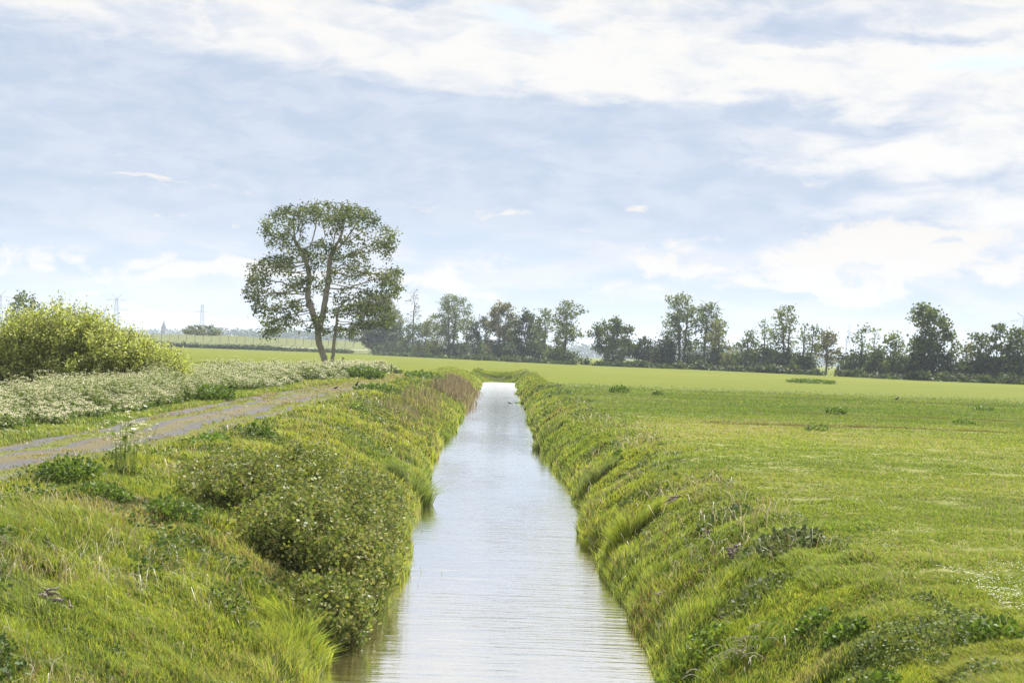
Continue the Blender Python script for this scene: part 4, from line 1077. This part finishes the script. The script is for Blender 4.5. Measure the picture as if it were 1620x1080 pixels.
# ------------------------------------------------------------------ levee with road and fence
LY = 505.0
def lx(px): return on_y(px, 545, LY).x
XL0, XL1 = lx(-40) - 60, lx(640)
M_LEVEE, b = new_mat('levee_grass'); gp = b.node('ShaderNodeNewGeometry'); n_ = b.noise(gp.outputs['Position'], .25, 6, .6)
p = b.node('ShaderNodeBsdfPrincipled'); b.put(p.inputs['Base Color'], b.mix(n_, (.10, .125, .045), (.165, .175, .07))); p.inputs['Roughness'].default_value = .95; p.inputs['Specular IOR Level'].default_value = .1
b.put(b.node('ShaderNodeOutputMaterial').inputs[0], p.outputs[0])
xs = np.linspace(XL0, XL1, 120); prof = [(-8, -.3), (-3.5, 1.25), (1.6, 1.35), (2.0, 1.3), (11, 4.4), (15, 4.5), (28, -.3)]
vv = []; 
for x_ in xs:
    for (o_, z_) in prof: vv.append((x_, LY + o_, z_ + (.25 * math.sin(x_ * .05) + .12 * math.sin(x_ * .31)) * (z_ > 2)))
kk = len(prof); i = np.arange(len(xs) - 1)[:, None] * kk + np.arange(kk - 1)[None]
tag(link('levee', mesh_q('levee', np.array(vv), np.stack([i, i + kk, i + kk + 1, i + 1], -1).reshape(-1, 4), M_LEVEE)), kind='structure')
rv = [(x_, LY + o_, z_) for x_ in xs for o_, z_ in ((-3.2, 1.30), (1.4, 1.40))]
i = np.arange(len(xs) - 1) * 2
tag(link('road', mesh_q('road', np.array(rv), np.stack([i, i + 2, i + 3, i + 1], 1), flat_mat('pale_road', (.42, .42, .41), .9, .1, .5))), kind='structure')
# low hedge in front
rng = np.random.default_rng(3); xs2 = rng.uniform(lx(230), lx(560), 1500)
v, q, cl = crown_leaves(rng, np.stack([xs2, LY - 8.5 + rng.normal(0, .6, 1500), rng.uniform(0, 1.15, 1500) * (.5 + fbm(xs2, xs2 * 0, 9, 1))], 1), 8, .5, .55, DGRN + MGRN)
tag(link('hedge', mesh_q('hedge', v, q, M_LEAF, cl)), 'low dark green hedge strip below the pale road on the left', 'hedge', kind='stuff')
# wire fence on the levee
ft = thing('wire_fence', 'post and wire fence running along the grassy levee above the pale road', 'fence', Vector((lx(400), LY + 5.5, 2.5)))
pv, pq = tubes([(np.array([[0, 0, -.2], [0, 0, 2.1], [0, 0, 2.15]]), np.array([.09, .09, .01]))], 6)
pm = mesh_q('post', pv, pq, M_WOOD); fx = np.arange(lx(236), lx(560), 3.05)
for k_, x_ in enumerate(fx): link('post', pm, ft, (x_ - lx(400), 0, 0))
for hz in (.7, 1.3, 1.95):
    v, q = tubes([(np.array([[fx[0] - lx(400), -.1, hz], [fx[-1] - lx(400), -.1, hz]]), np.array([.018, .018]))], 4); link('wire', mesh_q('wire', v, q, M_STEEL), ft)
# rounded bush on the levee
BB = on_y(320, 533, LY + 20); BB.z = 2.6; s_ = LY / F
rng = np.random.default_rng(18); att = []
for _ in range(190):
    d_ = rnd_dirs(rng, 1)[0] * rng.uniform(.2, 1) ** .4; att.append((d_[0] * 36 * s_, d_[1] * 5, 3.2 + d_[2] * 13.5 * s_ * (1 if d_[2] > 0 else .9)))
make_tree('shrub', 'rounded grey-green bush on the levee in front of the small pylon', 'shrub', BB, [[(0, 0, 0), (0, 0, .8)]], np.array(att), .6, 6, .9, .2, .04, 16, .5, .5, PALE + OLIVE, 19, sides=4)

# ------------------------------------------------------------------ far wood, church, pylons, turbine
rng = np.random.default_rng(55); P = []
for px in np.arange(-30, 1660, 2.6):
    Yd = 2300 + 500 * math.sin(px * .01) + rng.uniform(-150, 150)
    hh = 12 + 9 * float(fbm(np.array([px]), np.array([0.]), 60, 4)[0]) + rng.uniform(-2.5, 2.5)
    if px < 560: hh += 3
    x_ = on_y(px, 550, Yd).x
    for _ in range(70):
        d_ = rnd_dirs(rng, 1)[0]; P.append((x_ + d_[0] * 5, Yd + d_[1] * 5, hh * .5 + d_[2] * hh * .55))
P = np.array(P); n = len(P); A = rnd_dirs(rng, n) * 3.2; W = unit(np.cross(A, rnd_dirs(rng, n))) * 1.6
v, q = leaf_geo(P, A, W); cl = np.repeat(np.array(DGRN)[rng.integers(0, 3, n)] * rng.uniform(.8, 1.3, (n, 1)), 4, 0)
tag(link('distant_wood', mesh_q('distant_wood', v, q, M_LEAF, cl)), 'far blue-hazed wood along the horizon', 'woodland', kind='stuff')

M_SLATE = flat_mat('slate', (.06, .065, .08), .8, .2); M_BRICK = flat_mat('brick', (.12, .10, .10), .9, .2)
def box(cx, cy, z0, sx, sy, sz):
    v = np.array([[cx + i_ * sx / 2, cy + j_ * sy / 2, z0 + k_ * sz] for k_ in (0, 1) for i_, j_ in ((-1, -1), (1, -1), (1, 1), (-1, 1))]); q = np.array([[0, 1, 2, 3], [4, 5, 6, 7], [0, 1, 5, 4], [1, 2, 6, 5], [2, 3, 7, 6], [3, 0, 4, 7]]); return v, q
cb_ = on_y(259, 520, 2050); ct = thing('church', 'distant church with a pointed spire rising over the blue treetops', 'church', Vector((cb_.x, 2050, 0)))
link('tower', mesh_q('tower', *box(0, 0, 0, 6, 6, 21), M_BRICK), ct); link('nave', mesh_q('nave', *box(-10, 0, 0, 15, 8, 13), M_BRICK), ct)
v = np.array([[-3.3, -3.3, 21], [3.3, -3.3, 21], [3.3, 3.3, 21], [-3.3, 3.3, 21], [0, 0, 33], [0, 0, 33], [0, 0, 33], [0, 0, 33.]])
link('spire', mesh_np('spire', v[:5], np.array([0, 1, 4, 1, 2, 4, 2, 3, 4, 3, 0, 4]), np.arange(4) * 3, None, M_SLATE), ct)


def seg(a, b_, r): return (np.array([a, b_], float), np.array([r, r]))


def pylon(label, px, Yd, topz, kind, group='electricity pylons on the horizon'):
    x_ = on_y(px, 540, Yd).x; t = thing('electricity_pylon', label, 'pylon', Vector((x_, Yd, 0)), group); H = topz; P_ = []; r = .15
    lw = 3.8 if kind == 'v' else 2.8; tw = 1.0; hb = H * (.90 if kind == 'v' else 1.0)
    for sx in (-1, 1):
        for sy in (-1, 1): P_.append(seg((sx * lw, sy * lw, 0), (sx * tw, sy * tw, hb), r))
    for j in range(9):
        z0, z1 = hb * j / 9, hb * (j + 1) / 9; w0, w1 = lw + (tw - lw) * j / 9, lw + (tw - lw) * (j + 1) / 9
        for sy in (-1, 1): P_ += [seg((-w0, sy * w0, z0), (w1, sy * w1, z1), r * .6), seg((w0, sy * w0, z0), (-w1, sy * w1, z1), r * .6)]
    v, q = tubes(P_, 4); link('mast', mesh_q('mast', v, q, M_STEEL), t)
    bars = [(.855, 11), (.66, 14)] if kind == 'v' else [(.81, 9)]
    for hz, half in bars:
        z0 = H * hz; pp = [seg((-half, -.6, z0), (half, -.6, z0), r * .9), seg((-half, .6, z0 + .1), (half, .6, z0 + .1), r * .9)]
        for sx in (-1, 1): pp += [seg((sx * half, 0, z0), (sx * 1.2, 0, z0 + 2.0), r * .8)]
        v, q = tubes(pp, 4); link('crossarm', mesh_q('crossarm', v, q, M_STEEL), t)
    if kind == 'v':
        for sx in (-1, 1):
            v, q = tubes([seg((0, 0, hb), (sx * 6.5, 0, H), r * .9), seg((0, 0, hb - 1.5), (sx * 6.5, 0, H), r * .6)], 4); link('horn', mesh_q('horn', v, q, M_STEEL), t)


pylon('lattice pylon with V-shaped top above the middle of the willow bush', 182, 1500, 51.5, 'v')
pylon('small single-crossarm pylon behind the rounded bush on the levee', 318, 1600, 45.5, 's')
pylon('pylon with V-shaped top peeping out over the right tree of the tallest pair', 1121, 950, 43.5, 'v')
pylon('pylon partly cut off by the right edge of the picture', 1622, 950, 43, 'v')
pylon('pylon partly cut off by the left edge of the picture', -3, 1400, 47, 'v')
pylon('tiny far pylon just left of the V-topped pylon over the willow bush', 163, 2300, 50, 's')

p_ = on_y(1339, 536, 3000); hubz = p_.z; t = thing('wind_turbine', 'white three-bladed wind turbine far behind the gap in the tree row', 'wind turbine', Vector((p_.x, 3000, 0)))
v, q = tubes([(np.array([[0, 0, 0], [0, 0, hubz]]), np.array([2.3, 1.5]))], 12); link('tower', mesh_q('tower', v, q, M_WHITE, smooth=True), t)
yw = RAD(66); ca, sa = math.cos(yw), math.sin(yw)
link('nacelle', mesh_q('nacelle', *box(0, 0, hubz - 1.6, 3.6, 8, 3.4), M_WHITE), t)
for k_ in range(3):
    a_ = RAD(2) + k_ * 2 * math.pi / 3; L = 37
    d_ = np.array([math.sin(a_) * ca, math.sin(a_) * sa, math.cos(a_)]); off = np.array([sa * 5, -ca * 5, hubz])
    v, q = tubes([(off + d_ * np.linspace(0, L, 6)[:, None], np.array([1.0, 1.5, 1.25, .95, .7, .25]))], 6); link('blade', mesh_q('blade', v, q, M_WHITE, smooth=True), t)

# ------------------------------------------------------------------ haze
hm, b = new_mat('haze_air'); pvn = b.node('ShaderNodeVolumePrincipled'); pvn.inputs['Color'].default_value = (.72, .84, 1.0, 1); pvn.inputs['Density'].default_value = .00023; pvn.inputs['Anisotropy'].default_value = .1
b.nt.links.new(pvn.outputs[0], b.node('ShaderNodeOutputMaterial').inputs['Volume'])
v, q = box(0, 2800, -4, 19000, 15000, 114)
tag(link('haze', mesh_q('haze', v, q[:, ::1], hm)), kind='stuff')
import bmesh
hb = bmesh.new(); me = bpy.data.objects['haze'].data; hb.from_mesh(me); bmesh.ops.recalc_face_normals(hb, faces=hb.faces); hb.to_mesh(me); hb.free()

sc_ = bpy.context.scene
sc_.cycles.max_bounces = 6; sc_.cycles.diffuse_bounces = 3; sc_.cycles.glossy_bounces = 3; sc_.cycles.transmission_bounces = 4; sc_.cycles.volume_bounces = 0
sc_.cycles.use_denoising = True; sc_.cycles.denoising_prefilter = 'NONE'; sc_.cycles.use_adaptive_sampling = False
